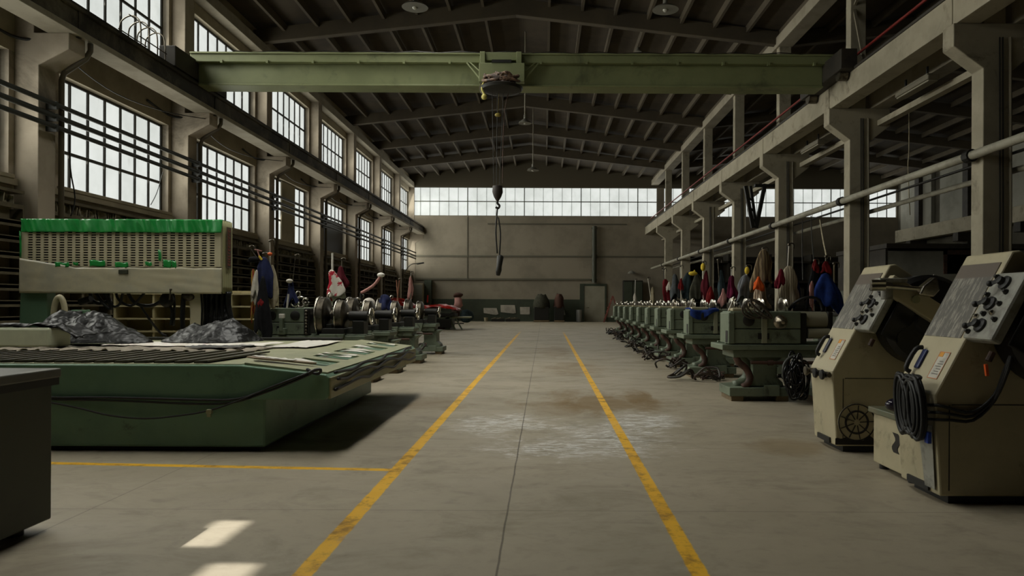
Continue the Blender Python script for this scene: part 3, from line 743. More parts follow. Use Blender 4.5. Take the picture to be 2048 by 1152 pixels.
for (a, c, d, e, f_) in ((112,525,140,534,.0),(148,525,158,531,0),(181,521,212,533,0),(232,525,258,535,0),(328,520,344,536,0),(345,522,354,536,0),(292,524,305,532,0),(318,500,324,522,0),(41,463,45,515,0)):
    p0, p1 = P(a, e, VY), P(d, c, VY)
    mesh('tape_patch', MB().grid(lambda u, v: Vector((p0.x-x0+(p1.x-p0.x)*u+.006*math.sin(v*5), -.024-.004*math.sin(u*9), p0.z+(p1.z-p0.z)*v+.008*math.sin(u*7))), 6, 4), greenf, vc, smooth=True, solid=.003)
p0 = P(249, 543, VY); mesh('name_plate', MB().box(p0.x-x0-.08, p0.x-x0+.08, -.045, -.02, p0.z-.045, p0.z+.03), darkgreen, vc, bevel=.008)
# stencilled red lettering strip on the narrow side
b = MB().box(W+.034, W+.04, .1, .27, zb_+.42, zt_-.1); mesh('side_plate', b, M('plate_brown', (86,72,52), .7, col2=(70,58,44), scale=5), vc)
b = MB(); z = zt_-.14
letters = []
while z > zb_+.46:
    hgt = R.uniform(.03, .045)
    b.box(W+.04, W+.043, .14, .23, z-hgt, z-hgt+.012)
    if R.random() < .7: b.box(W+.04, W+.043, .14, .155, z-hgt, z)
    if R.random() < .6: b.box(W+.04, W+.043, .215, .23, z-hgt, z)
    z -= hgt+.016
mesh('side_lettering', b, M('faded_red', (138,58,40), .6), vc)
# posts, cables and linkages under the cabinet
mesh('post', MB().prism([(-.13,0),(.13,0),(.11,1.2),(.14,1.62),(-.14,1.62),(-.11,1.2)], .1, .34).box(-.22,.22,0,.42,0,.05), filmc, vc, loc=(P(386,600,VY).x-x0, 0, 0), bevel=.03)
mesh('post', MB().prism([(-.28,0),(.28,0),(.22,1.62),(-.22,1.62)], .05, .3), mgreen, vc, loc=(P(62,600,VY).x-x0, 0, 0), bevel=.02)
def vpt(px, py, dy=0): p = P(px, py, VY+dy); return Vector((p.x-x0, dy, p.z))
hp = [[(190,583),(205,605),(222,618),(215,596),(208,585)],[(215,585),(225,612),(240,608),(245,588),(252,585)],[(232,584),(238,600),(262,612),(280,596),(290,584)],[(255,584),(270,606),(300,612),(325,600),(335,584)],[(330,584),(338,604),(344,625),(341,650)],[(346,584),(349,610),(347,652)],[(180,584),(185,600),(200,607),(222,600)]]
for i, h_ in enumerate(hp): mesh('hanging_hose', MB().tube([vpt(a, c, .1+.03*i) for a, c in h_], .022+.008*(i % 3 == 0), 8), black, vc, smooth=True)
mesh('hanging_hose', MB().tube([vpt(280, 610,.2), vpt(300,640,.3), vpt(320,665,.5), vpt(333,672,.5)], .02), black, vc, smooth=True)
b = MB()
for i in range(14):
    b.tube([vpt(412+i*3.6, 584, .12+.03*(i % 3)), vpt(413+i*3.5, 610, .14+.03*(i % 3)), vpt(408+i*4.3+R.uniform(-3,3), 640, .14), vpt(405+i*4.6, 668, .16)], .035, 6)
mesh('dark_drape', b, blackplastic, vc, smooth=True)
mesh('cable_sleeve', MB().tube([vpt(368,588,.1),vpt(366,610,.08),vpt(365,640,.08),vpt(366,672,.1)], .04).tube([vpt(402,588,.08),vpt(404,620,.08),vpt(402,668,.1)], .015).tube([vpt(407,588,.08),vpt(409,630,.08),vpt(408,668,.1)], .015), blackplastic, vc, smooth=True)
mesh('motor', MB().ball(vpt(334,600,.2), .11, (1.1,1,1.2)), darkm, vc, smooth=True); mesh('motor', MB().ball(vpt(376,594,.1), .07, (1.6,1,1)), iron, vc, smooth=True); mesh('motor', MB().cyl(vpt(160,604,.2), vpt(182,598,.2), .06), darkm, vc, smooth='angle')
mesh('gauge_rod', MB().cyl(vpt(341,580,-.05), vpt(339,600,-.05), .012).ball(vpt(341.5,579,-.05), .022), iron, vc)
hw = thing('guard_wheel', 'pale rimmed wheel guard standing under the slotted cabinet', 'guard', P(118, 632, VY-.5))
mesh('rim', MB().tube([(.1*math.cos(a*PI/8)*1.0+.0, .02*a/8, .33*math.sin(a*PI/8)-.02) for a in range(-1, 10)], .045, 8), cream, hw, smooth=True)
mesh('hub', MB().cyl((-.02,.06,0), (.1,.1,-.02), .12).cyl((.1,.1,0),(.3,.15,.05),.05), darkm, hw, smooth='angle')
mesh('carriage', MB().prism([(-.05,-.5),(.42,-.5),(.42,-.15),(.3,.02),(.05,-.05)], .1, .4).box(.1,.34,.12,.3,0,.1), mgreen, hw, bevel=.02)
mesh('stand', MB().box(-.02,.36,.1,.4,-1.2,-.5), mgreen, hw)
# low shelf stand behind the bed, facing the aisle end
fr = thing('open_shelf', 'cream open shelf of shallow pigeonholes standing behind the green bed', 'shelf', (-8.2, 13.6, 0))
for j in range(7): mesh('shelf_board', MB().box(0, 3.0, 0, .4, .1+j*.24, .13+j*.24), M('shelf_cream', (176,166,130), .8), fr)
for i in range(5): mesh('divider', MB().box(i*.74, i*.74+.04, .02, .4, 0, 1.6), M('shelf_cream', (176,166,130), .8), fr)
mesh('back_panel', MB().box(0, 3.0, .4, .42, 0, 1.62), M('shelf_cream', (176,166,130), .8), fr)

# ------------------------------------------------------------------ dark cabinet at the left front
gc = thing('steel_cabinet', 'dark green steel cabinet with a thick dark lid in the near left corner', 'cabinet', (-3.03, 4.41, 0))
mesh('body', MB().box(-1.3, 0, -2.2, 0, .06, .93), darkgreen, gc, bevel=.012)
mesh('lid', MB().box(-1.34, .03, -2.24, .04, .93, .985), M('lid_grey', (84,84,76), .4, col2=(70,70,62), scale=2), gc, bevel=.008)
mesh('lid_lip', MB().box(-1.33, .022, -2.23, .03, .885, .93), darkm, gc)
for a, c in ((-.25,-.2),(-.25,-2.0),(-1.15,-.2),(-1.15,-2.0)): mesh('foot', MB().cyl((a+.12,c+.06,0),(a+.12,c+.06,.06),.05), black, gc)
# ------------------------------------------------------------------ cream control consoles on the right
def plate_mat():
    n = NT('engraved_table'); p = n.pos(True)
    sx = n.n('ShaderNodeSeparateXYZ'); n.t.links.new(p, sx.inputs[0])
    a = n.noise(n.pos(True, (1, 55, 14)), 1.0, 4, .7); r = n.noise(n.pos(True, (60, 60, 60)), 4, 3, .7); g = n.noise(n.pos(True,(1,14,2.2)), 1.6, 3, .5)
    head = n.mapr(sx.outputs[2], 1.60, 1.61, 0, 1)
    c = n.mix(0, lin((108,106,100)), lin((92,88,80)))
    k = n.m('MULTIPLY', n.mapr(a, .48, .56), n.mapr(g, .42, .5))
    k = n.m('MULTIPLY', k, n.mapr(r, .3, .6, .4, 1))
    c = n.mix(n.m('MULTIPLY', k, n.m('SUBTRACT', .8, n.m('MULTIPLY', head, .8))), c, lin((178,172,160)))
    c = n.mix(n.m('MULTIPLY', head, .6), c, lin((112,98,86)))
    n.put(n.b.inputs['Base Color'], c); n.b.inputs['Roughness'].default_value = .4; n.b.inputs['Metallic'].default_value = .2
    return n.mat
platem = plate_mat()
blueh = M('blue_grip', (40,50,96), .4)
stick = M('sticker_white', (196,192,178), .6, col2=(170,168,158), scale=14)
S = Vector((.54,0,1.01)).normalized(); N_ = Vector((-S.z,0,S.x))
def on(s, y, h=0): return Vector((0,y,.77))+S*s+N_*h
def slab(b, s0, s1, y0, y1, h0, h1):
    v = [b.bm.verts.new(on(s,y,h)) for s,y,h in ((s0,y0,h0),(s1,y0,h0),(s1,y1,h0),(s0,y1,h0),(s0,y0,h1),(s1,y0,h1),(s1,y1,h1),(s0,y1,h1))]
    for f in ((3,2,1,0),(4,5,6,7),(0,1,5,4),(1,2,6,5),(2,3,7,6),(3,0,4,7)): b.face([v[i] for i in f])
    return b
def console(loc, label, far):
    t = thing('control_console', label, 'console', loc, 0, 'cream control consoles')
    pr = [(.04,.06),(0,.75),(0,.77),(.54,1.78),(.6,1.79),(1.08,1.47),(1.55,1.2),(1.55,.06)]
    body = mesh('body', MB().prism(pr, 0, .55), cream, t, bevel=.014)
    mesh('plinth', MB().box(.12,1.5,.04,.5,0,.062), black, t)
    mesh('kick_slot', MB().box(.02,.06,.12,.42,.07,.12), black, t)
    mesh('panel_seam', MB().box(.12,1.5,-.003,.002,.70,.706).box(.1,.106,-.003,.002,.1,.7), darkm, t)
    mesh('data_plate', slab(MB(), .45, 1.06, .05, .53, .0, .006), platem, t)
    cb = mesh('control_box', slab(MB(), .45, .97, -.3, .035, -.07, .012), grey, t, bevel=.02)
    for (s, y) in ((.55,-.12),(.72,-.1),(.88,-.14)):
        a, c = on(s,y,.01), on(s,y,.07)
        k = mesh('knob', MB().rev([(.052,0),(.05,.02),(.03,.03),(.028,.06),(.0,.065)], a, N_, 18), black, cb, smooth='angle')
        mesh('knob_lever', MB().bar(on(s-.03,y+.05,.07), on(s+.01,y-.02,.06), .022).ball(on(s-.035,y+.06,.075), .022), black, k, smooth='angle')
    for (s, y) in ((.5,-.02),(.62,-.02),(.64,-.09),(.65,-.17),(.79,-.02),(.81,-.2),(.6,-.24),(.93,-.02),(.72,-.2)):
        b = MB().rev([(.02,0),(.02,.012),(.013,.02),(.012,.03),(0,.032)], on(s,y,.01), N_, 12)
        mesh('push_button', b, steel if (s, y) in ((.62,-.02),(.65,-.17)) else darkm, cb, smooth='angle')
    mesh('skirt_cover', MB().grid(lambda u, v: on(.47+.5*u, -.31+.02*math.sin(u*14)*v, -.1-.18*v+.03*math.sin(u*9)*v), 30, 8), M('rubber_apron', (24,23,23), .4), cb, smooth=True, solid=.006)
    hd = mesh('handle', slab(MB(), .17, .33, .36, .42, .002, .02), blueh if not far else M('slate_grip', (60,62,76), .4), t, bevel=.01)
    mesh('handle_bar', MB().tube([on(.13,.42,.02),on(.15,.43,.06),on(.3,.43,.06),on(.34,.43,.02)], .018), black, hd, smooth=True)
    st = mesh('sticker', slab(MB(), .12, .33, .07, .2, .001, .004), stick, t)
    mesh('sticker_square', slab(MB(), .29, .325, .14, .19, .004, .006), M('sticker_orange', (214,150,50), .6), st)
    b = MB()
    for q in (.115,.325): slab(b, q, q+.006, .07, .2, .004, .0055)
    slab(b, .12, .33, .07, .075, .004, .0055); slab(b, .12, .33, .195, .2, .004, .0055)
    mesh('sticker_border', b, M('border_orange', (200,130,84), .6), st)
    b = MB()
    for q in range(6): slab(b, .15+q*.02, .158+q*.02, .09+.01*(q % 2), .17-.012*(q % 3), .004, .005)
    mesh('sticker_text', b, M('sticker_ink', (120,116,106), .7), st)
    cx, cz = .80, 1.26
    dr = mesh('wheel_housing', MB().rev([(0,-.02),(.39,-.02),(.42,.02),(.42,.2),(.38,.24),(.16,.25),(.14,.29),(0,.3)], (cx,0,cz), (0,-1,0), 40), M('black_crackle', (18,17,16), .42), t, smooth='angle')
    mesh('hub_bolt', MB().cyl((cx+.05,-.3,cz),(cx+.05,-.36,cz),.05,n=6), iron, dr)
    mesh('gland', MB().cyl((.3,-.12,1.02),(.33,-.12,1.08),.022,n=10), rust, t)
    return t
c1 = console((2.74, 5.01, 0), 'nearest cream control console with a black cable coil on its front', False)
for i, q in enumerate((.0,.02,.045)):
    mesh('control_lead', MB().tube([(.45,-.15,1.1),(.42,-.1-.02*i,.95),(.38,-.06,.78-.02*i),(.25,-.035,.66-.03*i),(.1,-.03,.68-.04*i),(.02,-.02,.7-.05*i),(-.02,.08,.69-.05*i)], .011), black, c1, smooth=True)
mesh('tie_tag', MB().bar((.27,-.14,1.0),(.28,-.14,.92), .018), orange, c1)
mesh('worn_patch', MB().grid(lambda u, v: Vector((.0355-.0525*(.1+.45*v-.06)-.012+.0, .03+.19*u*(.7+.3*v), .1+.45*v)), 8, 8), M('bare_metal', (150,150,140), .4, col2=(80,80,74), scale=6), c1, solid=.003)
c2 = console((2.735, 6.775, 0), 'farther cream control console with a chrome lever and star knobs', True)
arm = mesh('support_arm', MB().bar((.36,-.32,1.6),(.86,-.34,1.28), .1, .17), cream, c2, bevel=.01)
mesh('arm_end', MB().bar((.79,-.375,1.235),(.9,-.375,1.19), .03, .05), redm, arm, bevel=.006)
mesh('arm_boss', MB().cyl((.58,-.37,1.45),(.58,-.41,1.45),.035), mcream, arm)
lv = mesh('chrome_lever', MB().cyl((.2,-.4,1.575),(.6,-.45,1.54),.022).cyl((.18,-.4,1.6),(.3,-.41,1.6),.026).cyl((.18,-.4,1.555),(.3,-.41,1.555),.03), steel, c2, smooth='angle')
mesh('lever_paddle', MB().prism([(.56,1.49),(.69,1.47),(.745,1.53),(.73,1.63),(.7,1.65),(.6,1.57)], -.5, -.4), steel, lv, bevel=.015)
mesh('lever_mount', MB().box(.25,.5,-.42,-.3,1.60,1.64).cyl((.34,-.36,1.45),(.34,-.36,1.6),.05), grey, lv, bevel=.01)
sk = mesh('knob_rod', MB().cyl((-.04,-.03,.735),(-.04,.5,.735),.022), iron, c2, smooth='angle')
for y in (.03,.2,.44):
    mesh('star_knob', MB().rev([(.0,0),(.045,.01),(.05,.03),(.03,.05),(.025,.1)], (-.11,y,.735), (1,0,0), 10), black if y < .4 else iron, sk, smooth='angle')
b = MB().cyl((.225,-.002,.29),(.225,-.018,.29),.175,n=36)
rc = mesh('round_cover', b, cream, c2, smooth='angle')
grime = M('black_grime', (30,25,18), .7)
b = MB()
for rr, w in ((.172,.012),(.105,.02)):
    b.tube([(.225+rr*math.cos(2*PI*i/30),-.02,.29+rr*math.sin(2*PI*i/30)) for i in range(30)], w*.5, 6, 1, True)
for i in range(9):
    a = 2*PI*i/9+R.uniform(-.1,.1); b.bar((.225+.03*math.cos(a),-.019,.29+.03*math.sin(a)),(.225+.16*math.cos(a),-.019,.29+.16*math.sin(a)),.012+.012*R.random(),.006)
mesh('cover_spokes', b, grime, rc)
b = MB().grid(lambda u, v: Vector((.03+.43*u, -.003, .075+(.06+.05*noise.noise(Vector((u*6,1,3))))*v)), 24, 2)
mesh('grime_band', b, grime, c2, solid=.003)

# low cabinet between the consoles
lc = thing('low_cabinet', 'low cream cabinet with a green lid beside the nearest console', 'cabinet', (2.86, 5.58, 0))
mesh('body', MB().box(0,.6,0,.62,.045,.47), cream, lc, bevel=.012)
mesh('lid', MB().box(-.03,.62,-.01,.66,.47,.52), M('lid_green', (92,98,78), .4, col2=(110,104,82), scale=4), lc, bevel=.008)
for a, c in ((.06,.06),(.06,.54),(.54,.06),(.54,.54)): mesh('foot', MB().cyl((a,c,0),(a,c,.05),.04), black, lc)
mesh('dirt_patch', MB().grid(lambda u, v: Vector((-.004, .16+.09*u+.03*math.sin(v*7), .2+.16*v)), 6, 8), grime, lc, solid=.003)
mesh('pull_knob', MB().ball((0,.0,0), .085, (1.25,.8,.7)).cyl((.06,-.01,-.01),(.2,-.03,-.03),.05), M('glossy_purple_black', (34,30,42), .1), lc, loc=(-.02,.14,.6), smooth=True)
mesh('knob_post', MB().cyl((-.02,.14,.52),(-.02,.14,.57),.03), darkm, lc)

# coil of black cable hung on the nearest console
b = MB()
for i in range(20):
    y0 = .30-.026*(i % 10)-.006*(i // 10); sx = R.uniform(-.01,.01)
    rz_, ry_ = .2+R.uniform(-.03,.02), .085+R.uniform(-.03,.02)
    b.tube([(-.06-.014*(i % 4), y0+ry_*math.cos(a*PI/6)+.03*math.sin(a*PI/6), .655+sx+rz_*math.sin(a*PI/6)) for a in range(12)], .0135, 6, 2, True)
coil = tag(mesh('cable_coil', b, black, smooth=True, loc=(2.73,5.0,.02)), 'thick coil of black cable hung on the front of the nearest console', 'cable')
tag(mesh('coil_tie', MB().tube([(2.655+.03*math.cos(a*PI/5), 5.14+.09*math.sin(a*PI/5), .88+.012*math.cos(a*PI/5)) for a in range(10)], .012, 6, 2, True), black, smooth=True), 'black tie looped round the top of the hanging cable coil', 'tie')
tag(mesh('blue_clip', MB().box(2.66,2.69,4.95,5.0,.44,.52), M('blue_plastic', (40,70,170), .4), bevel=.006), 'small blue plastic clip at the bottom of the hanging cable coil', 'clip')

# ------------------------------------------------------------------ lathes
def post_hook(b, x, y, z0, z1, lean=0):
    b.cyl((x,y,z0),(x+lean,y,z1),.016,n=8).tube([(x+lean,y,z1),(x+lean+.03,y,z1+.05),(x+lean+.08,y,z1+.03),(x+lean+.07,y,z1-.03)], .012, 6, 2)
def make_lathe(hw, left):
    t = thing('lathe', '', 'lathe', (0,0,0), 0)
    bl = 1.85 if left else 2.1
    for x in ((.12,1.2) if left else (.05,1.25)):
        mesh('base_plate', MB().prism([(x-.06,0),(x+.84,0),(x+.84,.72),(x+.1,.72),(x-.06,.62)], .075, .2, 'xy').prism([(x+.42,-.02),(x+.66,-.02),(x+.62,.0),(x+.46,.0)], .08, .24, 'xy'), lgreen, t, bevel=.015)
        for q in (x-.03, x+.62):
            mesh('wooden_block', MB().box(q, q+.18, .03, .6, 0, .08), wood, t, bevel=.008)
        mesh('pedestal', MB().prism([(x+.2,.2),(x+.76,.2),(x+.74,.27),(x+.66,.34),(x+.66,.56),(x+.78,.66),(x+.18,.66),(x+.3,.56),(x+.3,.34),(x+.22,.27)], .1, .6), lgreen, t, bevel=.02)
    mesh('waste_pipe', MB().tube([(.1,.1,.66),(.14,.08,.56),(.24,.08,.48),(.3,.08,.36),(.28,.08,.26),(.2,.08,.2)], .05, 10), rust if not left else lgreen, t, smooth=True)
    mesh('side_arch', MB().tube([(.2,.3,.66),(.3,.28,.55),(.33,.28,.4),(.28,.28,.26),(.12,.28,.2)], .07, 10), lgreen, t, smooth=True)
    mesh('feed_rod', MB().cyl((.3,.02,.56),(bl-.1,.02,.56),.025).cyl((.55,.02,.56),(.62,.02,.56),.04), rust, t, smooth='angle')
    mesh('bed', MB().box(-.12,bl,0,.72,.74,.82).box(.05,bl-.05,.04,.68,.63,.74).box(-.05,bl,.1,.16,.82,.845).box(-.05,bl,.56,.62,.82,.845), lgreen, t, bevel=.012)
    mesh('headstock', MB().box(0,hw,.02,.5,.835,1.045).box(0,hw,.02,.5,1.052,1.3).box(-.03,.06,.0,.5,.83,1.28), lgreen, t, bevel=.014)
    mesh('dark_recess', MB().box(.40*hw/1.02,.56*hw/1.02,.005,.05,.9,.985), black, t); mesh('side_slot', MB().box(-.034,-.01,.04,.16,.85,1.02), black, t)
    mesh('vent_disc', MB().rev([(.0,-.012),(.07,-.01),(.085,.0),(.085,.02)], (.26*hw,.01,1.17), (0,1,0), 20), darkm, t, smooth='angle')
    if left:
        mesh('vent_disc', MB().rev([(.0,-.012),(.07,-.01),(.085,.0),(.085,.02)], (.8*hw,.01,1.17), (0,1,0), 20), darkm, t, smooth='angle')
        lv = mesh('clutch_bracket', MB().box(.45*hw,.62*hw,-.1,.03,.84,.95).box(.5*hw,.58*hw,-.12,-.02,.9,1.12), lgreen, t, bevel=.01)
        mesh('lever_cap', MB().box(.49*hw,.6*hw,-.11,-.03,1.12,1.2), white, lv, bevel=.01)
        mesh('gear_guard', MB().box(hw,hw+.1,.0,.5,.83,1.3), darkm, t, bevel=.02)
        b = MB()
        for i in range(8): b.ball((hw+.05,-.02,.86+i*.055), .026)
        mesh('chain', b, iron, t, smooth=True)
        mesh('spindle', MB().cyl((hw,.26,1.18),(1.55,.26,1.18),.05).cyl((1.2,.26,1.18),(1.45,.26,1.18),.09), iron, t, smooth='angle')
        mesh('faceplate', MB().rev([(.06,-.03),(.16,-.02),(.30,0),(.335,.03),(.335,.13),(.29,.15),(.24,.14),(.12,.16),(.05,.2)], (hw+.2,.26,1.16), (1,0,0), 36), iron, t, smooth='angle')
        mesh('faceplate_rim', MB().tube([(hw+.21, .26+.335*math.cos(2*PI*i/32), 1.16+.335*math.sin(2*PI*i/32)) for i in range(32)], .02, 6, 1, True), steel, t, smooth=True)
        mesh('carriage', MB().box(1.1,1.5,-.03,.7,.845,.95).box(1.14,1.24,.1,.4,.95,1.02), darkm, t, bevel=.012)
        mesh('tailstock', MB().box(1.6,1.8,.12,.44,.84,1.08).cyl((1.5,.28,1.16),(1.84,.28,1.16),.09), darkm, t, bevel=.012)
        mesh('chuck', MB().rev([(.08,0),(.24,.01),(.28,.04),(.28,.14),(.22,.18),(.1,.2)], (1.28,.26,1.16), (1,0,0), 32), iron, t, smooth='angle')
        mesh('chuck_rim', MB().tube([(1.31, .26+.28*math.cos(2*PI*i/32), 1.16+.28*math.sin(2*PI*i/32)) for i in range(32)], .016, 6, 1, True), steel, t, smooth=True)
        mesh('handwheel', MB().tube([(1.9,.28+.14*math.cos(2*PI*i/20),1.16+.14*math.sin(2*PI*i/20)) for i in range(20)], .018, 8, 1, True).cyl((1.84,.28,1.16),(1.93,.28,1.16),.03).bar((1.9,.14,1.16),(1.9,.42,1.16),.02).bar((1.9,.28,1.02),(1.9,.28,1.3),.02), steel, t, smooth='angle')
        mesh('apron', MB().prism([(1.1,.62),(1.45,.62),(1.5,.85),(1.06,.85)], -.05, .02), lgreen, t, bevel=.01)
        b = MB(); post_hook(b, .52, .35, 1.3, 1.55); mesh('oil_spout', b, steel, t)
    else:
        mesh('dial', MB().rev([(.1,0),(.1,.015),(.075,.03),(.06,.06),(.03,.1),(.03,.14),(0,.15)], (.72,.02,1.15), (0,-1,0), 24), M('worn_steel', (176,166,148), .35, 1.0, col2=(120,108,92), scale=9), t, smooth='angle')
        mesh('drive_drum', MB().cyl((hw+.02,.22,1.17),(hw+.42,.22,1.17),.13,n=24), M('drum_grey', (132,128,108), .4), t, smooth='angle')
        mesh('drive_drum', MB().cyl((hw+.12,.1,.98),(hw+.44,.1,.98),.075,n=20), M('drum_grey', (132,128,108), .4), t, smooth='angle')
        mesh('gear_guard', MB().box(hw,hw+.1,.05,.5,.84,1.28), darkm, t, bevel=.02); mesh('gear_guard', MB().box(hw+.42,hw+.5,.1,.5,.84,1.3), darkm, t, bevel=.02)
        mesh('cover_strip', MB().box(.45,.53,.0,.03,.84,1.26), M('strip_green', (140,142,120), .5), t, bevel=.005)
        for x, r in ((.1,.125),(.31,.12),(.5,.125),(.84,.13)):
            mesh('pulley', MB().rev([(.04,-.03),(r*.8,-.03),(r,-.02),(r*.86,0),(r,.02),(r*.8,.03),(.04,.03)], (x,.28,1.37), (1,.15,0), 28), steel, t, smooth='angle')
        mesh('drive_hose', MB().tube([(.95,.3,1.32),(1.0,.25,1.42),(1.15,.22,1.5),(1.3,.22,1.5),(1.38,.22,1.42),(1.4,.2,1.3)], .022), black, t, smooth=True)
        mesh('oil_tray', MB().box(.04,.36,.05,.3,1.3,1.345), M('bone', (176,168,138), .6), t, bevel=.012)
        mesh('carriage', MB().box(1.45,1.9,-.03,.7,.845,1.0), lgreen, t, bevel=.012)
        mesh('tailstock', MB().box(1.7,1.98,.1,.46,1.0,1.22), lgreen, t, bevel=.012)
        mesh('valve_lever', MB().bar((.02,.2,1.3),(.1,.2,1.48),.02).ball((.1,.2,1.49),.028), steel, t)
    return t
LX = lambda Y: 2.69+.027*(Y-10.3)
RYS = [10.3, 13.6, 15.9, 18.1, 20.3, 22.7, 25.2, 27.8, 30.6, 33.5]
desc = ['nearest right hand lathe, dull green, beside the cream console', 'second lathe of the right row, with a blue cloth over its headstock', 'third lathe back in the right row', 'fourth lathe back in the right row', 'fifth lathe back in the right row', 'sixth lathe back in the right row', 'seventh lathe back in the right row', 'eighth lathe back in the right row', 'lathe last but one at the far end of the right row', 'farthest lathe at the end of the right row']
lr = make_lathe(1.02, False); lr['label'] = desc[0]; lr['group'] = 'lathes in the right row'; lr.location = (LX(RYS[0]), RYS[0], 0)
for y, d in zip(RYS[1:], desc[1:]): dup(lr, (LX(y), y, 0), d)
ll = make_lathe(.78, True)
LYS = [12.5, 14.15, 16.5, 19.5]
ldesc = ['nearest lathe of the left row with two round vents, behind the green bed', 'second lathe of the left row, its steel faceplate beside the first', 'third lathe of the left row, under the white cap', 'farthest lathe of the left row, its pedestal showing at the aisle']
ll['label'] = ldesc[0]; ll['group'] = 'lathes in the left row'; ll.location = (-4.98, LYS[0], 0)
for y, d in zip(LYS[1:], ldesc[1:]): dup(ll, (-4.98+.02*(y-12.6)+.05, y, 0), d)
# ------------------------------------------------------------------ rags, poles and clutter
def cm(name, col, col2=None, stripes=None):
    if name in MATS: return MATS[name]
    if not stripes: return M(name, col, .9, col2=col2, scale=7, spec=.2)
    n = NT(name); p = n.pos(True)
    w = n.n('ShaderNodeTexWave'); w.inputs['Scale'].default_value = stripes; w.inputs['Distortion'].default_value = 3
    n.t.links.new(p, w.inputs[0])
    n.put(n.b.inputs['Base Color'], n.mix(n.mapr(w.outputs[1], .45, .6), lin(col), lin(col2))); n.b.inputs['Roughness'].default_value = .9
    MATS[name] = n.mat; return n.mat
def rag(px, y0, y1, w, Y, m, label, seed, flare=1.0, lean=0, flat=.45, cat='cloth', name='rag'):
    a, c = P(px, y0, Y), P(px+lean, y1, Y); h = a.z-c.z; hw = w*Y/F/2; dx = c.x-a.x
    q = Random_(seed); wob = [q.uniform(-.35,.35) for _ in range(4)]; k1, k2 = q.choice((3,4,5)), q.choice((6,7,9)); f1, f2 = q.uniform(0,6), q.uniform(0,6)
    def fn(u, v):
        th = u*2*PI
        r = hw*(.10+.9*min(1, (v*1.15)**.55)*(1-.25*flare*max(0, v-.6)))
        r *= 1+.24*v*math.sin(k1*th+f1+v*2)+.15*v*math.sin(k2*th+f2-v*3)+wob[0]*math.sin(v*5+f1)+.34*noise.noise(Vector((math.cos(th)*1.2+seed, v*2.2, math.sin(th)*1.2)))
        hem = h*(1-.26*(.5+.5*math.sin(th+f2))-.09*math.sin(k1*th+f1))
        return Vector((dx*v+hw*.5*wob[1]*math.sin(v*4+f2)+r*math.cos(th), flat*r*math.sin(th), -hem*v+.015*math.sin(th*3)*v))
    b = MB().grid(fn, 36, 18)
    bmesh.ops.remove_doubles(b.bm, verts=b.bm.verts[:], dist=.0004)
    return tag(mesh(name, b, m, smooth=True, loc=a, solid=.008), label, cat, 'clothes and rags over the %s lathes' % ('left' if px < 1000 else 'right'))
import random as _rd
def Random_(s): return _rd.Random(s)
polem = M('pole_white', (184,180,168), .4)
def pole(px0, y0, px1, y1, Y, label, m=None, r=.012, name='rag_pole', hook=True):
    a, c = P(px0, y0, Y), P(px1, y1, Y)
    if a.z > c.z: a, c = c, a
    b = MB().cyl(a, c, r, n=8)
    o = tag(mesh(name, b, m or polem, smooth='angle'), label, 'pole', 'rods standing on the %s lathes' % ('left' if px0 < 1000 else 'right'))
    if hook: mesh('hook', MB().tube([c, c+Vector((.02,0,.04)), c+Vector((.07,0,.03)), c+Vector((.07,0,-.04))], r*.8, 6).ball(c+Vector((.0,0,.02)), r*2.0), iron, o, smooth=True)
    return o
Y = 10.75
blue = cm('blue_drill', (38,62,132), (30,48,104)); blackc = cm('black_cloth', (26,26,28), (18,18,20)); crimson = cm('crimson_cloth', (124,32,48), (96,24,38))
towel = cm('towel_cream', (182,172,146), (140,126,108), 9); tan = cm('tan_stripe', (136,118,88), (96,80,60), 7); greyc = cm('grey_cloth', (110,113,116), (92,95,100))
maroon = cm('maroon_cloth', (104,28,58), (74,20,42)); navy = cm('navy_cloth', (38,44,78), (28,32,58)); whitec = cm('white_cloth', (206,200,188), (180,172,160)); orangec = cm('orange_cloth', (206,88,34)); teal = cm('teal_cloth', (52,66,70), (40,50,54)); beige = cm('beige_cloth', (172,162,136), (146,136,112)); olive = cm('olive_cloth', (62,62,50), (48,48,40)); redc = cm('red_cloth', (124,28,28), (92,22,24)); pink = cm('pink_cloth', (190,150,142), (150,90,84), 12)
yellowc = cm('yellow_grip', (206,180,64))
# right row, near to far
rag(1652, 546, 620, 54, Y, blue, 'big blue work jacket hanging over the near end of the right row', 11, flat=.5, cat='jacket', name='work_jacket')
rag(1653, 522, 552, 20, Y, redc, 'red rag bunched on the hook above the blue jacket', 12)
rag(1628, 528, 612, 28, Y+.1, blackc, 'black bundle of cloth hanging left of the blue jacket', 13)
rag(1631, 519, 545, 11, Y+.02, redc, 'small red rag on top of the black cloth bundle', 14)
rag(1623, 562, 616, 10, Y-.1, pink, 'narrow pink striped rag in front of the black cloth bundle', 15)
rag(1578, 532, 624, 46, Y, towel, 'long cream striped towel hanging over the nearest right lathe', 16, lean=-4, cat='towel', name='towel')
rag(1561, 538, 576, 18, Y-.12, crimson, 'crimson cloth folded over the left side of the cream towel', 17)
rag(1591, 556, 612, 20, Y+.15, navy, 'dark blue rag just right of the cream striped towel', 18)
rag(1525, 498, 580, 38, Y+.1, tan, 'tan striped cloth hanging in a tall point over the nearest right lathe', 19, flare=.2, cat='cloth')
rag(1518, 553, 582, 18, Y-.05, orangec, 'orange rag tucked under the tan striped cloth', 20)
rag(1524, 566, 620, 32, Y+.02, cm('pale_stripe', (176,160,136), (130,106,84), 11), 'pale striped rag below the tan pointed cloth', 21, lean=-3)
rag(1489, 550, 614, 36, 11.0, greyc, 'grey rag hanging over the left end of the nearest right lathe', 22)
pole(1578, 492, 1571, 622, Y, 'pale rod rising above the cream striped towel')
pole(1526, 500, 1530, 622, Y+.13, 'rod holding up the tan pointed cloth', iron)
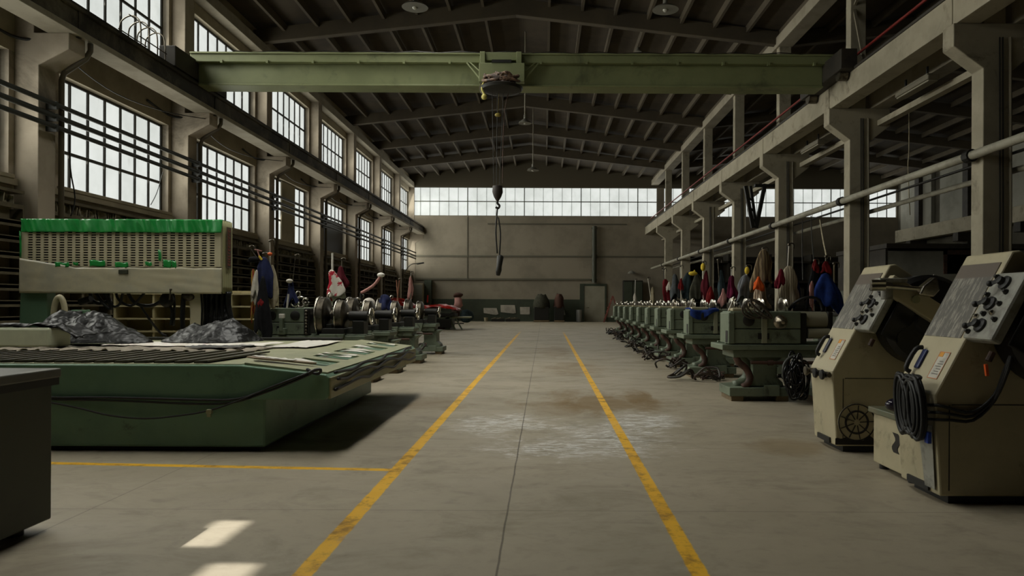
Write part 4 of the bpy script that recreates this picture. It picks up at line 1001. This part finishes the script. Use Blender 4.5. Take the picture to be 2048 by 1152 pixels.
pole(1494, 535, 1491, 622, 11.0, 'rod with a yellow grip above the grey rag')
tag(mesh('grip', MB().ball(P(1494,541,10.95), .045, (.8,.8,1.3)), yellowc, smooth=True), 'yellow grip on the rod above the grey rag', 'grip')
pole(1668, 530, 1668, 622, Y, 'pale rod just right of the blue jacket', cream)
pole(1652, 516, 1652, 622, Y, 'iron rod hidden behind the blue jacket', iron)
pole(1629, 524, 1629, 622, Y+.1, 'iron rod holding the black cloth bundle', iron)
Y = 13.95
rag(1464, 551, 610, 24, Y, maroon, 'maroon jacket hanging over the second right lathe', 23, cat='jacket', name='work_jacket')
rag(1446, 577, 612, 14, Y-.1, pink, 'pale pink rag left of the maroon jacket', 24)
rag(1443, 540, 610, 15, Y+.05, teal, 'narrow dark teal rag left of the maroon jacket', 25)
pole(1463, 538, 1463, 622, Y, 'rod holding the maroon jacket')
pole(1436, 522, 1443, 622, Y+.05, 'leaning rod above the dark teal rag', iron)
rag(1412, 541, 606, 17, 16.2, cm('wine_cloth', (84,24,34)), 'wine red rag hanging over the third right lathe', 26)
rag(1421, 573, 610, 16, 16.1, redc, 'bright red rag low beside the wine red one', 27)
rag(1395, 548, 610, 32, 16.4, olive, 'dark olive jacket hanging over the third right lathe', 28, cat='jacket', name='work_jacket')
pole(1406, 526, 1407, 616, 16.2, 'rod with a yellow grip above the wine red rag')
tag(mesh('grip', MB().ball(P(1406,534,16.15), .06, (.9,.9,1.5)), yellowc, smooth=True), 'yellow grip on the rod above the wine red rag', 'grip')
tag(mesh('glove', MB().ball(P(1386,547,16.3), .08, (1.3,.6,.6)).ball(P(1389,544,16.3), .04, (.6,.6,1.2)), yellowc, smooth=True), 'small yellow glove on top of the dark olive jacket', 'glove')
rag(1362, 556, 580, 9, 18.4, redc, 'small red rag among grey cloths over the fourth right lathe', 29)
rag(1350, 548, 606, 22, 18.5, cm('slate_cloth', (78,82,84), (60,63,66)), 'slate grey rag over the fourth right lathe', 30)
rag(1374, 545, 606, 20, 18.5, teal, 'dark teal rag right of the small red one', 31)
pole(1361, 534, 1362, 612, 18.4, 'rod between the grey cloths of the fourth right lathe')
rag(1331, 558, 610, 20, 20.6, cm('burgundy_cloth', (92,20,26)), 'burgundy rag hanging over the fifth right lathe', 32, lean=4)
rag(1338, 564, 582, 10, 20.5, whitec, 'small white rag on the burgundy one', 33)
pole(1328, 540, 1329, 612, 20.6, 'dark rod holding the burgundy rag', darkm)
rag(1305, 574, 612, 10, 22.9, beige, 'beige rag far down the right row', 34)
pole(1296, 557, 1304, 614, 22.9, 'thin rod above the beige rag')
rag(1270, 586, 612, 8, 28.0, whitec, 'tiny white rag at the far end of the right row', 35)
pole(1271, 560, 1269, 614, 28.0, 'pale rod above the tiny white rag')
# blue cloth draped on the second right lathe
p0 = P(1378, 609, 13.6); 
def drape(u, v):
    x = -.02+.55*u; y = .02+.5*v
    z = 1.315+.02*noise.noise(Vector((u*6, v*5, 3)))+.012*math.sin(u*15)
    if v < .3: y = -.005-.02*math.sin(u*11)-.01; z = 1.315-(.3-v)/.3*(.13+.08*math.sin(u*5))
    return Vector((x, y, z))
tag(mesh('cloth', MB().grid(drape, 40, 20), blue, smooth=True, solid=.006, loc=(LX(13.6)+.02, 13.6, 0)), 'bright blue cloth draped over the headstock of the second right lathe', 'cloth')
# hoses looped over the nearest right headstock
b = MB()
for i in range(5):
    b.tube([P(1506+i*4+22*math.cos(a*.9+i), 620+19*math.sin(a*.9+i*1.3)-2, 10.26-.01*i) for a in range(7)], .015, 6)
tag(mesh('hose', b, M('hose_brown', (62,54,44), .4), smooth=True), 'tangled dark hoses looped over the nearest right headstock', 'hose')
# black cable heap hanging beside the nearest right lathe
b = MB(); q = Random_(5)
for i in range(26):
    cx, cz = 1592+q.uniform(-8, 16), 752+q.uniform(-16, 18); rx_, rz_ = q.uniform(7, 18), q.uniform(16, 36); ph = q.uniform(0,6); yy = 10.05+q.uniform(-.12,.2)
    b.tube([P(cx+rx_*math.cos(ph+a*.8), min(799, cz+rz_*math.sin(ph+a*.8)), yy) for a in range(7)], .014, 6)
tag(mesh('cable_heap', b, gloss, smooth=True), 'glossy black heap of cables hanging beside the nearest right lathe pedestal', 'cable')
tag(mesh('hose', MB().tube([P(1567,758,10.1),P(1566,740,10.1),P(1572,722,10.1),P(1588,712,10.1),P(1603,718,10.1)], .022).tube([P(1570,760,10.1),P(1578,748,10.1),P(1582,730,10.1)], .018), M('hose_grey', (70,72,68), .4), smooth=True), 'dark grey hose arching left of the black cable heap', 'hose')
# hoses on the floor under the right row
for i, yv in enumerate(RYS[1:]):
    q = Random_(40+i); x0 = LX(yv)-.15; b = MB()
    for j in range(5):
        s = q.uniform(0, 6); cx, cy_ = x0+q.uniform(-.2,.35), yv-.42+q.uniform(-.2,.12)
        b.tube([(cx+q.uniform(.1,.28)*math.cos(s+a), cy_+.15*math.sin(s+a), .03+.26*abs(math.sin(a*.8+j))*q.uniform(.2,1)) for a in range(6)], .022, 6)
    tag(mesh('hose', b, M('hose_dark', (44,42,36), .5, col2=(64,48,38), scale=3), smooth=True), 'tangle of dark hoses on the floor before the %s right lathe' % ('second third fourth fifth sixth seventh eighth ninth tenth'.split()[i]), 'hose')
tag(mesh('hose', MB().tube([P(1218,667,30),P(1228,664,30.5),P(1240,664,30.4),P(1250,660,31),P(1262,652,31.6)], .05, 6), darkm, smooth=True), 'dark hose trailing onto the open floor at the far end of the right row', 'hose')
q = Random_(9); b = MB()
for j in range(8):
    b.tube([P(1402+a*9+q.uniform(-3,3), 752-8*math.sin(a*.8+j)+q.uniform(-4,3), 13.2+q.uniform(-.1,.1)) for a in range(6)], .012, 5)
tag(mesh('cable', b, rust, smooth=True), 'rusty brown cables lying on the floor left of the nearest lathe foot', 'cable')
# cords hanging from the pale pipe
for i, (a, c, lab) in enumerate((((1622,432),(1628,522),'thin cord hanging from the pale pipe to the black cloth bundle'), ((1640,440),(1654,516),'pale rope slanting down from the pale pipe to the blue jacket'), ((1605,440),(1606,560),'thin cord hanging straight from the pale pipe behind the towels'))):
    cable([P(*a, 14), P((a[0]+c[0])/2-1, (a[1]+c[1])/2, 12.5), P(*c, 10.85)], .009 if i != 1 else .014, lab, darkm if i != 1 else beige, name='cord', cat='cord')
# left row
Y = 12.35
rag(526, 552, 690, 30, Y-.1, blackc, 'long black coat hanging before the nearest left lathe', 51, flat=.4, cat='coat', name='coat')
rag(530, 514, 604, 32, Y, navy, 'navy blue jacket hanging at the top of the left rag bundle', 52, cat='jacket', name='work_jacket')
rag(513, 540, 604, 15, Y-.06, whitec, 'white strip of cloth left of the navy jacket', 53, lean=-3)
rag(507, 538, 640, 12, Y, cm('red_yellow', (146,40,36), (180,150,60), 8), 'red and yellow striped scarf left of the black coat', 54, cat='scarf', name='scarf')
rag(543, 530, 616, 24, Y+.1, beige, 'beige cloth hanging right of the navy jacket', 55)
rag(521, 598, 612, 9, Y-.25, redc, 'small red rag caught on the black coat', 56)
pole(500, 496, 524, 530, Y, 'thin rod slanting up from the top of the navy jacket', iron)
pole(540, 484, 541, 618, Y+.1, 'tall rod with a pale knob above the beige cloth')
pole(527, 510, 527, 690, Y+.05, 'iron rod holding the black coat and navy jacket', iron)
tag(mesh('ball', MB().ball(P(540,508,Y), .04, (1,1,.8)), orange, smooth=True), 'small orange ball on the tall rod of the left rag bundle', 'ball')
tag(mesh('cap', MB().ball(P(508,519,Y), .07, (1.4,1,.8)).ball(P(501,523,Y), .05, (1.2,1,.4)), blackc, smooth=True), 'black cap perched on top of the left rag bundle', 'cap')
tag(mesh('clamp', MB().bar(P(509,499,Y), P(524,502,Y), .025, .02).bar(P(515,499,Y), P(521,524,Y), .02), pink, bevel=.004), 'pale clamp sticking up above the black cap', 'clamp')
tag(mesh('grip', MB().bar(P(518,512,Y-.03), P(524,520,Y-.03), .03), yellowc, bevel=.005), 'yellow grip beside the pale clamp of the left bundle', 'grip')
rag(582, 562, 616, 20, 12.75, navy, 'dark navy rag standing over the nearest left headstock', 57)
tag(mesh('cap', MB().ball(P(579,562,12.7), .05, (1.2,1,.75)), whitec, smooth=True), 'white cap on top of the dark navy rag', 'cap')
pole(577, 588, 574, 617, 12.55, 'short white stick in front of the dark navy rag', white, .018, hook=False)
pole(591, 513, 580, 617, 12.8, 'thin leaning rod above the white cap', iron, .008)
rag(664, 540, 603, 34, 14.6, M('flag_cloth', (206,200,188), .9, spec=.2, dirt=(170,36,52), dirt_scale=3.2, dlo=.53, dhi=.55), 'white flag with a red pattern hanging over the left row', 58, lean=11, flat=.3, cat='flag', name='flag')
rag(683, 532, 574, 20, 14.8, cm('wine_cloth', (84,24,34)), 'wine red rag behind the white flag', 59)
pole(665, 506, 664, 612, 14.65, 'bright white stick holding the white flag', white, .022, hook=False)
pole(684, 520, 684, 614, 14.8, 'iron rod behind the wine red rag of the left row', iron)
hl = tag(mesh('lamp_arm', MB().tube([P(722,586,16.6),P(735,579,16.6),P(748,570,16.6),P(756,560,16.6),P(761,552,16.6)], .035, 8), pink, smooth=True), 'pale curved lamp arm reaching up right from the left row', 'lamp')
mesh('lamp_head', MB().ball(P(762,550,16.6), .07, (1.3,.8,.8)), white, hl, smooth=True); mesh('arm_base', MB().cyl(P(722,586,16.6), P(722,617,16.6), .03), darkm, hl)
tag(mesh('cap', MB().ball(P(738,608,16.3), .15, (1.0,.8,.95)), whitec, smooth=True), 'white rounded cap cloth on the third left lathe', 'cap')
rag(768, 589, 622, 34, 16.6, navy, 'navy cloth thrown over the third left lathe', 60, flat=.8)
for i, (a, c, Yv) in enumerate(((793, 797, 19.9), (799, 793, 19.95))):
    pole(a, 560, c, 615, Yv, ('left' if i == 0 else 'right')+'hand one of two thin reddish rods on the fourth left lathe', cm('reddish', (150,104,84)), .016, hook=(i == 1))
rag(821, 552, 600, 10, 22.9, pink, 'pinkish red rag hanging at the far end of the left row', 61)
pole(822, 545, 821, 615, 22.9, 'rod with a pale knob above the pinkish rag')
b = MB()
for cx, s in ((590,1),(602,1.2),(612,.8),(700,1),(716,.9),(640,1)):
    Yv = 12.7 if cx < 650 else 14.6
    b.tube([P(cx+8*s*math.cos(a*1.1), 604+9*s*math.sin(a*1.1), Yv+.02*a) for a in range(6)], .018, 6)
tag(mesh('hose', b, steel, smooth=True), 'bright metal hoses looping over the left lathe headstocks', 'hose')
for i, yv in enumerate(LYS):
    q = Random_(70+i); b = MB()
    for j in range(5):
        s = q.uniform(0,6); b.tube([(-3.75+q.uniform(0,.5)+.2*math.cos(s+a), yv-.45+.16*math.sin(s+a), .03+.3*abs(math.sin(a+j))) for a in range(6)], .02, 6)
    tag(mesh('hose', b, M('hose_dark', (44,42,36), .5, col2=(64,48,38), scale=3), smooth=True), 'tangle of hoses on the floor under the %s left lathe' % ('first second third fourth'.split()[i]), 'hose')

# red covered machine at the far end of the left row
rm = thing('covered_machine', 'machine under crumpled red covers at the far end of the left row', 'machine', (-6.3, 37.5, 0)); rm.scale = (1.25, 1.25, 1.1)
mesh('frame', MB().box(-1.6,1.2,0,1.4,.5,.62).box(-1.6,1.2,0,1.4,.8,.86).box(-1.6,-1.4,0,1.4,0,.8).box(.9,1.1,0,1.4,0,.8), lgreen, rm, bevel=.02)
mesh('frame_leg', MB().bar((1.3,.1,0),(1.0,.1,.75),.08).bar((1.6,.1,0),(1.3,.1,.6),.06), lgreen, rm)
mesh('side_tray', MB().box(1.1,1.9,.05,1.2,.55,.62), mcream, rm, bevel=.01); mesh('drawer_stack', MB().box(.2,1.15,-.1,1.2,.1,.5).box(.3,1.3,-.12,1.1,.64,.78), darkm, rm, bevel=.02)
mesh('lower_chest', MB().box(-1.3,.8,.1,1.3,0,.5), redm, rm, bevel=.03)
redgloss = M('red_cover', (176,30,20), .3, col2=(120,22,18), scale=1.5)
mesh('red_cover', MB().grid(lambda u, v: Vector((-1.8+3.2*u, -.1+1.6*v, .88+.62*(1-u)**.45*(1-abs(v-.5)*1.1)*(.75+.25*math.sin(u*9))+.1*noise.noise(Vector((u*5,v*4,2)))+.06*(1-abs(noise.noise(Vector((u*11,v*8,5))))*2))), 50, 24), redgloss, rm, smooth=True, solid=.02)
mesh('cover_fin', MB().bar((-1.4,.2,1.5),(-.6,.3,1.3),.06,.1).bar((.1,.3,1.3),(.12,.3,1.65),.05), redgloss, rm)
st = thing('clothes_stand', 'stand hung with pale and brown work clothes beyond the red machine', 'stand', (-5.75, 48.0, 0)); st.scale = (1.1, 1.1, 1.08)
mesh('post', MB().cyl((0,0,0),(0,0,1.75),.04), darkm, st)
mesh('foot', MB().bar((-.35,0,.03),(.35,0,.03),.06).bar((0,-.35,.03),(0,.35,.03),.06), darkm, st)
def clump(m_, c, r, sz, name):
    b = MB().ball(c, r, sz, 18)
    for v in b.bm.verts: v.co += Vector((noise.noise(v.co*4), noise.noise(v.co*4+Vector((9,0,0))), 0))*.12
    mesh(name, b, m_, st, smooth=True)
clump(cm('brown_felt', (72,50,42)), (0,-.05,1.78), .22, (1.2,1,.8), 'hat'); clump(pink, (0,-.1,1.3), .35, (.7,.5,1.3), 'shirt'); clump(cm('brown_felt', (72,50,42)), (-.15,-.1,.75), .3, (.8,.6,1.4), 'trousers'); clump(teal, (.5,0,.5), .35, (1.2,.8,1.2), 'bag')

# along the far wall
wbY = yb-.35
def pinned(px0, y0, px1, y1, label, m, dog):
    a, c = P(px0, y0, yb-.06), P(px1, y1, yb-.06)
    b = MB().prism([(a.x,a.z),(a.x+.02,c.z+dog),(c.x-.2,c.z),(c.x,c.z-.0+dog*.5),(c.x-dog,a.z)], yb-.07, yb-.045)
    tag(mesh('poster', b, m), label, 'poster', 'sheets pinned on the green dado')
poster = M('poster_paper', (186,180,166), .8, col2=(158,150,138), scale=1.5)
pinned(967, 616, 997, 630, 'leftmost pale sheet pinned low on the green dado', poster, .15)
pinned(1001, 610, 1032, 627, 'largest pale sheet pinned on the green dado', poster, .1)
pinned(1040, 614, 1060, 629, 'small square pale sheet pinned on the green dado', poster, .02)
pinned(1112, 617, 1131, 631, 'grey sheet on the dado between the dark heaps and the door', panelm, .12)
def heap(px, y0, w, label, m, seed, dy=0):
    p = P(px, 644, yb-1.2); tz = P(px, y0, yb-1.2).z; hw = w*(yb-1.2)/F/2
    t = thing('covered_pallet', label, 'pallet', (p.x, yb-1.2, 0))
    mesh('pallet', MB().box(-hw,hw,-.6,.6,0,.14), wood, t)
    mesh('crate', MB().box(-hw*.95,hw*.95,-.55,.55,.14,tz*.55), darkm, t, bevel=.03)
    b = MB().grid(lambda u, v: Vector((hw*1.05*math.cos(u*2*PI)*(1-.55*v**2)*(1+.2*noise.noise(Vector((math.cos(u*2*PI)+seed,math.sin(u*2*PI),v*2)))), .62*math.sin(u*2*PI)*(1-.5*v**2), tz*(.5+.5*v**.7)+.1*noise.noise(Vector((u*9,v*5,seed)))*v)), 40, 14)
    mesh('cover', b, m, t, smooth=True, solid=.02)
heap(1083, 589, 31, 'pallet under a dark olive cover against the far dado', olive, 4)
heap(1118, 588, 20, 'pallet under a dark brown cover against the far dado', cm('brown_felt', (72,50,42)), 7)
p = P(1158, 643, yb-.9)
tag(mesh('drum', MB().rev([(.22,0),(.23,.02),(.22,.3),(.23,.32),(.22,.6),(.23,.62),(.22,.93),(.0,.93)], (p.x,yb-.9,0), (0,0,1), 20), M('galvanised', (150,150,146), .4, .3), smooth='angle'), 'narrow pale metal drum standing by the far door', 'drum')
p = P(972, 642, yb-.5); tag(mesh('bucket', MB().rev([(.12,0),(.17,.3),(.15,.3),(.1,.05),(0,.05)], (p.x,yb-.5,0)), beige, smooth='angle'), 'small pale bucket on the floor at the foot of the far dado', 'bucket')
for i, (px, w, lab) in enumerate(((996,1.0,'low dark scrap box on the floor below the pale sheets'), (1026,1.1,'longer dark scrap box with pale offcuts below the pale sheets'))):
    p = P(px, 643, yb-.6); t = thing('scrap_box', lab, 'box', (p.x, yb-.6, 0))
    mesh('box', MB().box(-w/2,w/2,-.25,.25,0,.2), darkm, t, bevel=.02)
    for j in range(4): mesh('offcut', MB().bar((-w/2+.2*j,-.2,.21),(-w/2+.3+.2*j,.1,.3),.06,.03), wood if j % 2 else beige, t)
ld = thing('step_ladder', 'faded red step ladder standing right of the far door', 'ladder', (P(1222,643,yb-1.5).x, yb-1.5, 0))
for s in (-1, 1):
    mesh('stile', MB().bar((-.55+.0,s*.25,0),(.12,s*.2,2.0),.07), M('faded_red_paint', (130,72,62), .6), ld)
    mesh('rear_leg', MB().bar((.75,s*.25,0),(.15,s*.2,1.95),.05), M('faded_red_paint', (130,72,62), .6), ld)
for j in range(6):
    q = (j+1)/7; mesh('tread', MB().box(-.55+.67*q-.09,-.55+.67*q+.09,-.24,.24,2*q-.02,2*q+.02), M('faded_red_paint', (130,72,62), .6), ld)
gate = thing('tool_locker', 'tall dark locker frame beside the red step ladder', 'locker', (P(1262,643,yb-.8).x, yb-.8, 0))
mesh('body', MB().box(-.6,.9,0,.6,0,3.2), darkm, gate, bevel=.02)
mesh('door', MB().box(-.55,.1,-.04,0,.1,3.1), dado, gate, bevel=.01); mesh('door', MB().box(.16,.85,-.04,0,.1,3.1), dado, gate, bevel=.01)
wl = thing('wall_lamp', 'small pale lamp on the far wall right of the door', 'lamp', P(1263,547,yb-.45))
mesh('shade', MB().rev([(.3,0),(.25,.1),(.08,.2),(0,.22)], (0,0,0)), enamel, wl, smooth='angle'); mesh('bracket', MB().bar((0,.02,.12),(0,.4,.12),.05), darkm, wl)
wl = thing('wall_lamp', 'dark lamp on a thin curved arm at the end of the left wall', 'lamp', P(838,527,50))
mesh('shade', MB().bar((-.15,0,-.03),(.35,0,.05),.2,.1), darkm, wl, bevel=.03); mesh('arm', MB().tube([(-.1,0,.0),(-.5,0,-.05),(-.8,.0,-.3),(-1.0,0,-.6)], .03), darkm, wl)
p = P(855, 580, yb-.5)
sd = thing('green_locker', 'narrow dark green locker at the left end of the far wall', 'locker', (p.x, yb-.4, 0))
mesh('body', MB().box(-.3,.3,0,.35,0,3.15), dado, sd, bevel=.02); mesh('door', MB().box(-.26,.26,-.03,0,.1,3.05), dado, sd, bevel=.01)
p = P(841, 590, yb-1.0)
sd = thing('pale_cabinet', 'pale cabinet left of the narrow green locker on the far wall', 'cabinet', (p.x, yb-1.0, 0))
mesh('body', MB().box(-.6,.18,0,.6,0,2.9), beige, sd, bevel=.02); mesh('door', MB().box(-.55,.13,-.03,0,.1,2.8), panelm, sd, bevel=.01)

# side hall
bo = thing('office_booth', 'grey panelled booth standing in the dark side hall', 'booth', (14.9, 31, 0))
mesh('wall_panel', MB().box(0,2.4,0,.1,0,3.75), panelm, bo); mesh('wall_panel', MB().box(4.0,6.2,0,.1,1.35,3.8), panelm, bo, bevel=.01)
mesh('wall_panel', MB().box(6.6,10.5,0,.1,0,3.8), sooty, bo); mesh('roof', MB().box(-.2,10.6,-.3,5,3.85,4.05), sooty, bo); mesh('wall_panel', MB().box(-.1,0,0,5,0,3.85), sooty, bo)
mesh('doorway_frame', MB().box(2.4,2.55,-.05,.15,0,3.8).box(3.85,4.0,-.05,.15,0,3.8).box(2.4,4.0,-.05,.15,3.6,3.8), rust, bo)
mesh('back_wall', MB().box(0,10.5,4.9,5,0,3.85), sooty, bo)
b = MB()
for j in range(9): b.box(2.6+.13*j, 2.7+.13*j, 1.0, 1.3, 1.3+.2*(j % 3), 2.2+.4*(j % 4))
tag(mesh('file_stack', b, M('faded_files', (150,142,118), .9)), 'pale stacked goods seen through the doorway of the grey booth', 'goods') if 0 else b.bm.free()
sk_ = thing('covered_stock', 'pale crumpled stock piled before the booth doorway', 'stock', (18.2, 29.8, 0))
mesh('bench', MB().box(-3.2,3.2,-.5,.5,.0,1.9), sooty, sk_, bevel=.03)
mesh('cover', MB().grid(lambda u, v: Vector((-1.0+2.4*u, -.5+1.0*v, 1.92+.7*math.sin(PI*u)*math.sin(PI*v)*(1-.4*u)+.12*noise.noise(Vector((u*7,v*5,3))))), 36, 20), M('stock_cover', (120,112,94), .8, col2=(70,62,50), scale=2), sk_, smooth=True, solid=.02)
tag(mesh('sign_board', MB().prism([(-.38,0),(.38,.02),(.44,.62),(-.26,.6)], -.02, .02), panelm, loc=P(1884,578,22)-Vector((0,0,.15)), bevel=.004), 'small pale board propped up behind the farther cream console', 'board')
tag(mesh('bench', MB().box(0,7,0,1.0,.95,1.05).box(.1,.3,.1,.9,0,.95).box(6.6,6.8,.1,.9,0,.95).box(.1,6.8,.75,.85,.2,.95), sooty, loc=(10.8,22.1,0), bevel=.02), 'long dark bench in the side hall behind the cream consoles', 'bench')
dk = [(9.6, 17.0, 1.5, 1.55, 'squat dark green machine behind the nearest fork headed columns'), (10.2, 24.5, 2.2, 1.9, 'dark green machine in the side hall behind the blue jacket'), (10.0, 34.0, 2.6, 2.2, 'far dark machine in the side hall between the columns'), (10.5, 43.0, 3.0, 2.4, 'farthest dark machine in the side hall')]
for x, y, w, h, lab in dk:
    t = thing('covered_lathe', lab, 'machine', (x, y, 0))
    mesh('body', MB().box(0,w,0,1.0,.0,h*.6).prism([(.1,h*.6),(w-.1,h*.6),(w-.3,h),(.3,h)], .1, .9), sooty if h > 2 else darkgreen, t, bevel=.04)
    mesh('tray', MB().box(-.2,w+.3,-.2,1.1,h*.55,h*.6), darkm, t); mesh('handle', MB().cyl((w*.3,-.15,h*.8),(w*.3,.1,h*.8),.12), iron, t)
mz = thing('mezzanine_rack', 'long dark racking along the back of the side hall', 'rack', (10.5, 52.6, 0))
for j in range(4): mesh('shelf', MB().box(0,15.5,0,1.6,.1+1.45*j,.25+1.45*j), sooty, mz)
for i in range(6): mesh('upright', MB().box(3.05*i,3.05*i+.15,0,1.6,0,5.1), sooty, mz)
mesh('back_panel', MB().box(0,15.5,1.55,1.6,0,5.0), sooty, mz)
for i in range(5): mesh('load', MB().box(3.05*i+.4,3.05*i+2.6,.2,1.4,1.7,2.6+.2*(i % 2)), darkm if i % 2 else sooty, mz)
br = thing('lifting_frame', 'dark lattice V frame hanging behind the third fork headed column', 'frame', (0,0,0))
Yv = 28.6
def br_(a, c, w): mesh('strut', MB().bar(P(*a, Yv)+Vector((0,0,0)), P(*c, Yv), w), darkm, br)
br_((1491,372),(1506,456),.14); br_((1501,372),(1513,456),.1); br_((1530,368),(1512,456),.14)
for q in (.25,.5,.75): br_((1491+15*q,372+84*q),(1501+12*q,372+84*q+8),.06)
mesh('strut', MB().box(8.4,9.2,Yv-.1,Yv+.1,6.1,6.2), darkm, br)
cable([P(1818,206,19),P(1818,300,19),P(1816,335,19),P(1820,430,19.2)], .012, 'thin pale cord hanging in the side hall right of the second fork headed column', beige, name='cord', cat='cord')
cable([P(1700,380,20.4),P(1703,430,20.4),P(1706,470,20.4),P(1700,520,20.4)], .02, 'dark cable hanging behind the second fork headed column', darkm)
# ------------------------------------------------------------------ light
def area(name, loc, size, size_y, direc, L, col=(.985,.975,.87), spread=PI):
    l = bpy.data.lights.new(name, 'AREA'); l.shape = 'RECTANGLE'; l.size = size; l.size_y = size_y
    l.energy = L*PI*size*size_y; l.color = col; l.spread = spread
    o = bpy.data.objects.new(name, l); C.objects.link(o); o.location = loc
    d = Vector(direc).normalized()
    o.rotation_euler = d.to_track_quat('-Z', 'Y').to_euler()
    return o
LW, SPR = 4.4, 1.9
for k in bays:
    yc = WY0+SP*k+WL/2; g = .2 if k == -2 else 1
    area('daylight_lower', (XL-.1, yc, 5.1), WL-.2, 2.3, (1,0,-.25), LW*g, spread=SPR)
    area('daylight_upper', (XL-.1, yc, 8.95), WL-.2, 2.1, (1,0,-.35), LW*1.3*g, spread=SPR)
    area('skylight_lower', (XL-.1, yc, 5.1), WL-.2, 2.3, (1,0,0), 1.25*g)
    area('skylight_upper', (XL-.1, yc, 8.95), WL-.2, 2.1, (1,0,0), 1.25*g)
for ya, yb_, g in ((4.2, 7.7, 1.0), (8.25, 13.6, .95), (14.2, 19.55, .75)):
    area('daylight_roof', (-3.5, (ya+yb_)/2, rz(-3.5)-.47), 1.5, yb_-ya-.2, (0,0,-1), 6.6*g, (1,.985,.9), 1.75)
area('daylight_end', ((xw0+xw1)/2, yb-.05, 9.3), xw1-xw0-.2, 2.1, (0,-1,-.1), 1.3)
area('daylight_side_end', (18.3, yb-.05, 9.3), 17.8, 2.1, (0,-1,-.1), 1.3)
w = bpy.data.worlds.new('world'); bpy.context.scene.world = w; w.use_nodes = True
w.node_tree.nodes['Background'].inputs[0].default_value = (.85,.9,1,1); w.node_tree.nodes['Background'].inputs[1].default_value = 1.0
sc = bpy.context.scene
sc.view_settings.view_transform = 'Standard'; sc.view_settings.look = 'None'
sc.view_settings.exposure = 0; sc.view_settings.gamma = 1; sc.view_settings.use_curve_mapping = False
sc.cycles.max_bounces = 6; sc.cycles.diffuse_bounces = 4; sc.cycles.glossy_bounces = 3; sc.cycles.transparent_max_bounces = 8
sc.cycles.sample_clamp_indirect = 4; sc.cycles.use_denoising = True; sc.cycles.caustics_reflective = False; sc.cycles.caustics_refractive = False

su = bpy.data.lights.new('sun', 'SUN'); su.energy = 8; su.angle = math.radians(.35); su.color = (1,.975,.93)
so = bpy.data.objects.new('sun', su); C.objects.link(so); so.location = (-20, 4, 20)
so.rotation_euler = Vector((8.8,-.2,-9.26)).to_track_quat('-Z','Y').to_euler()
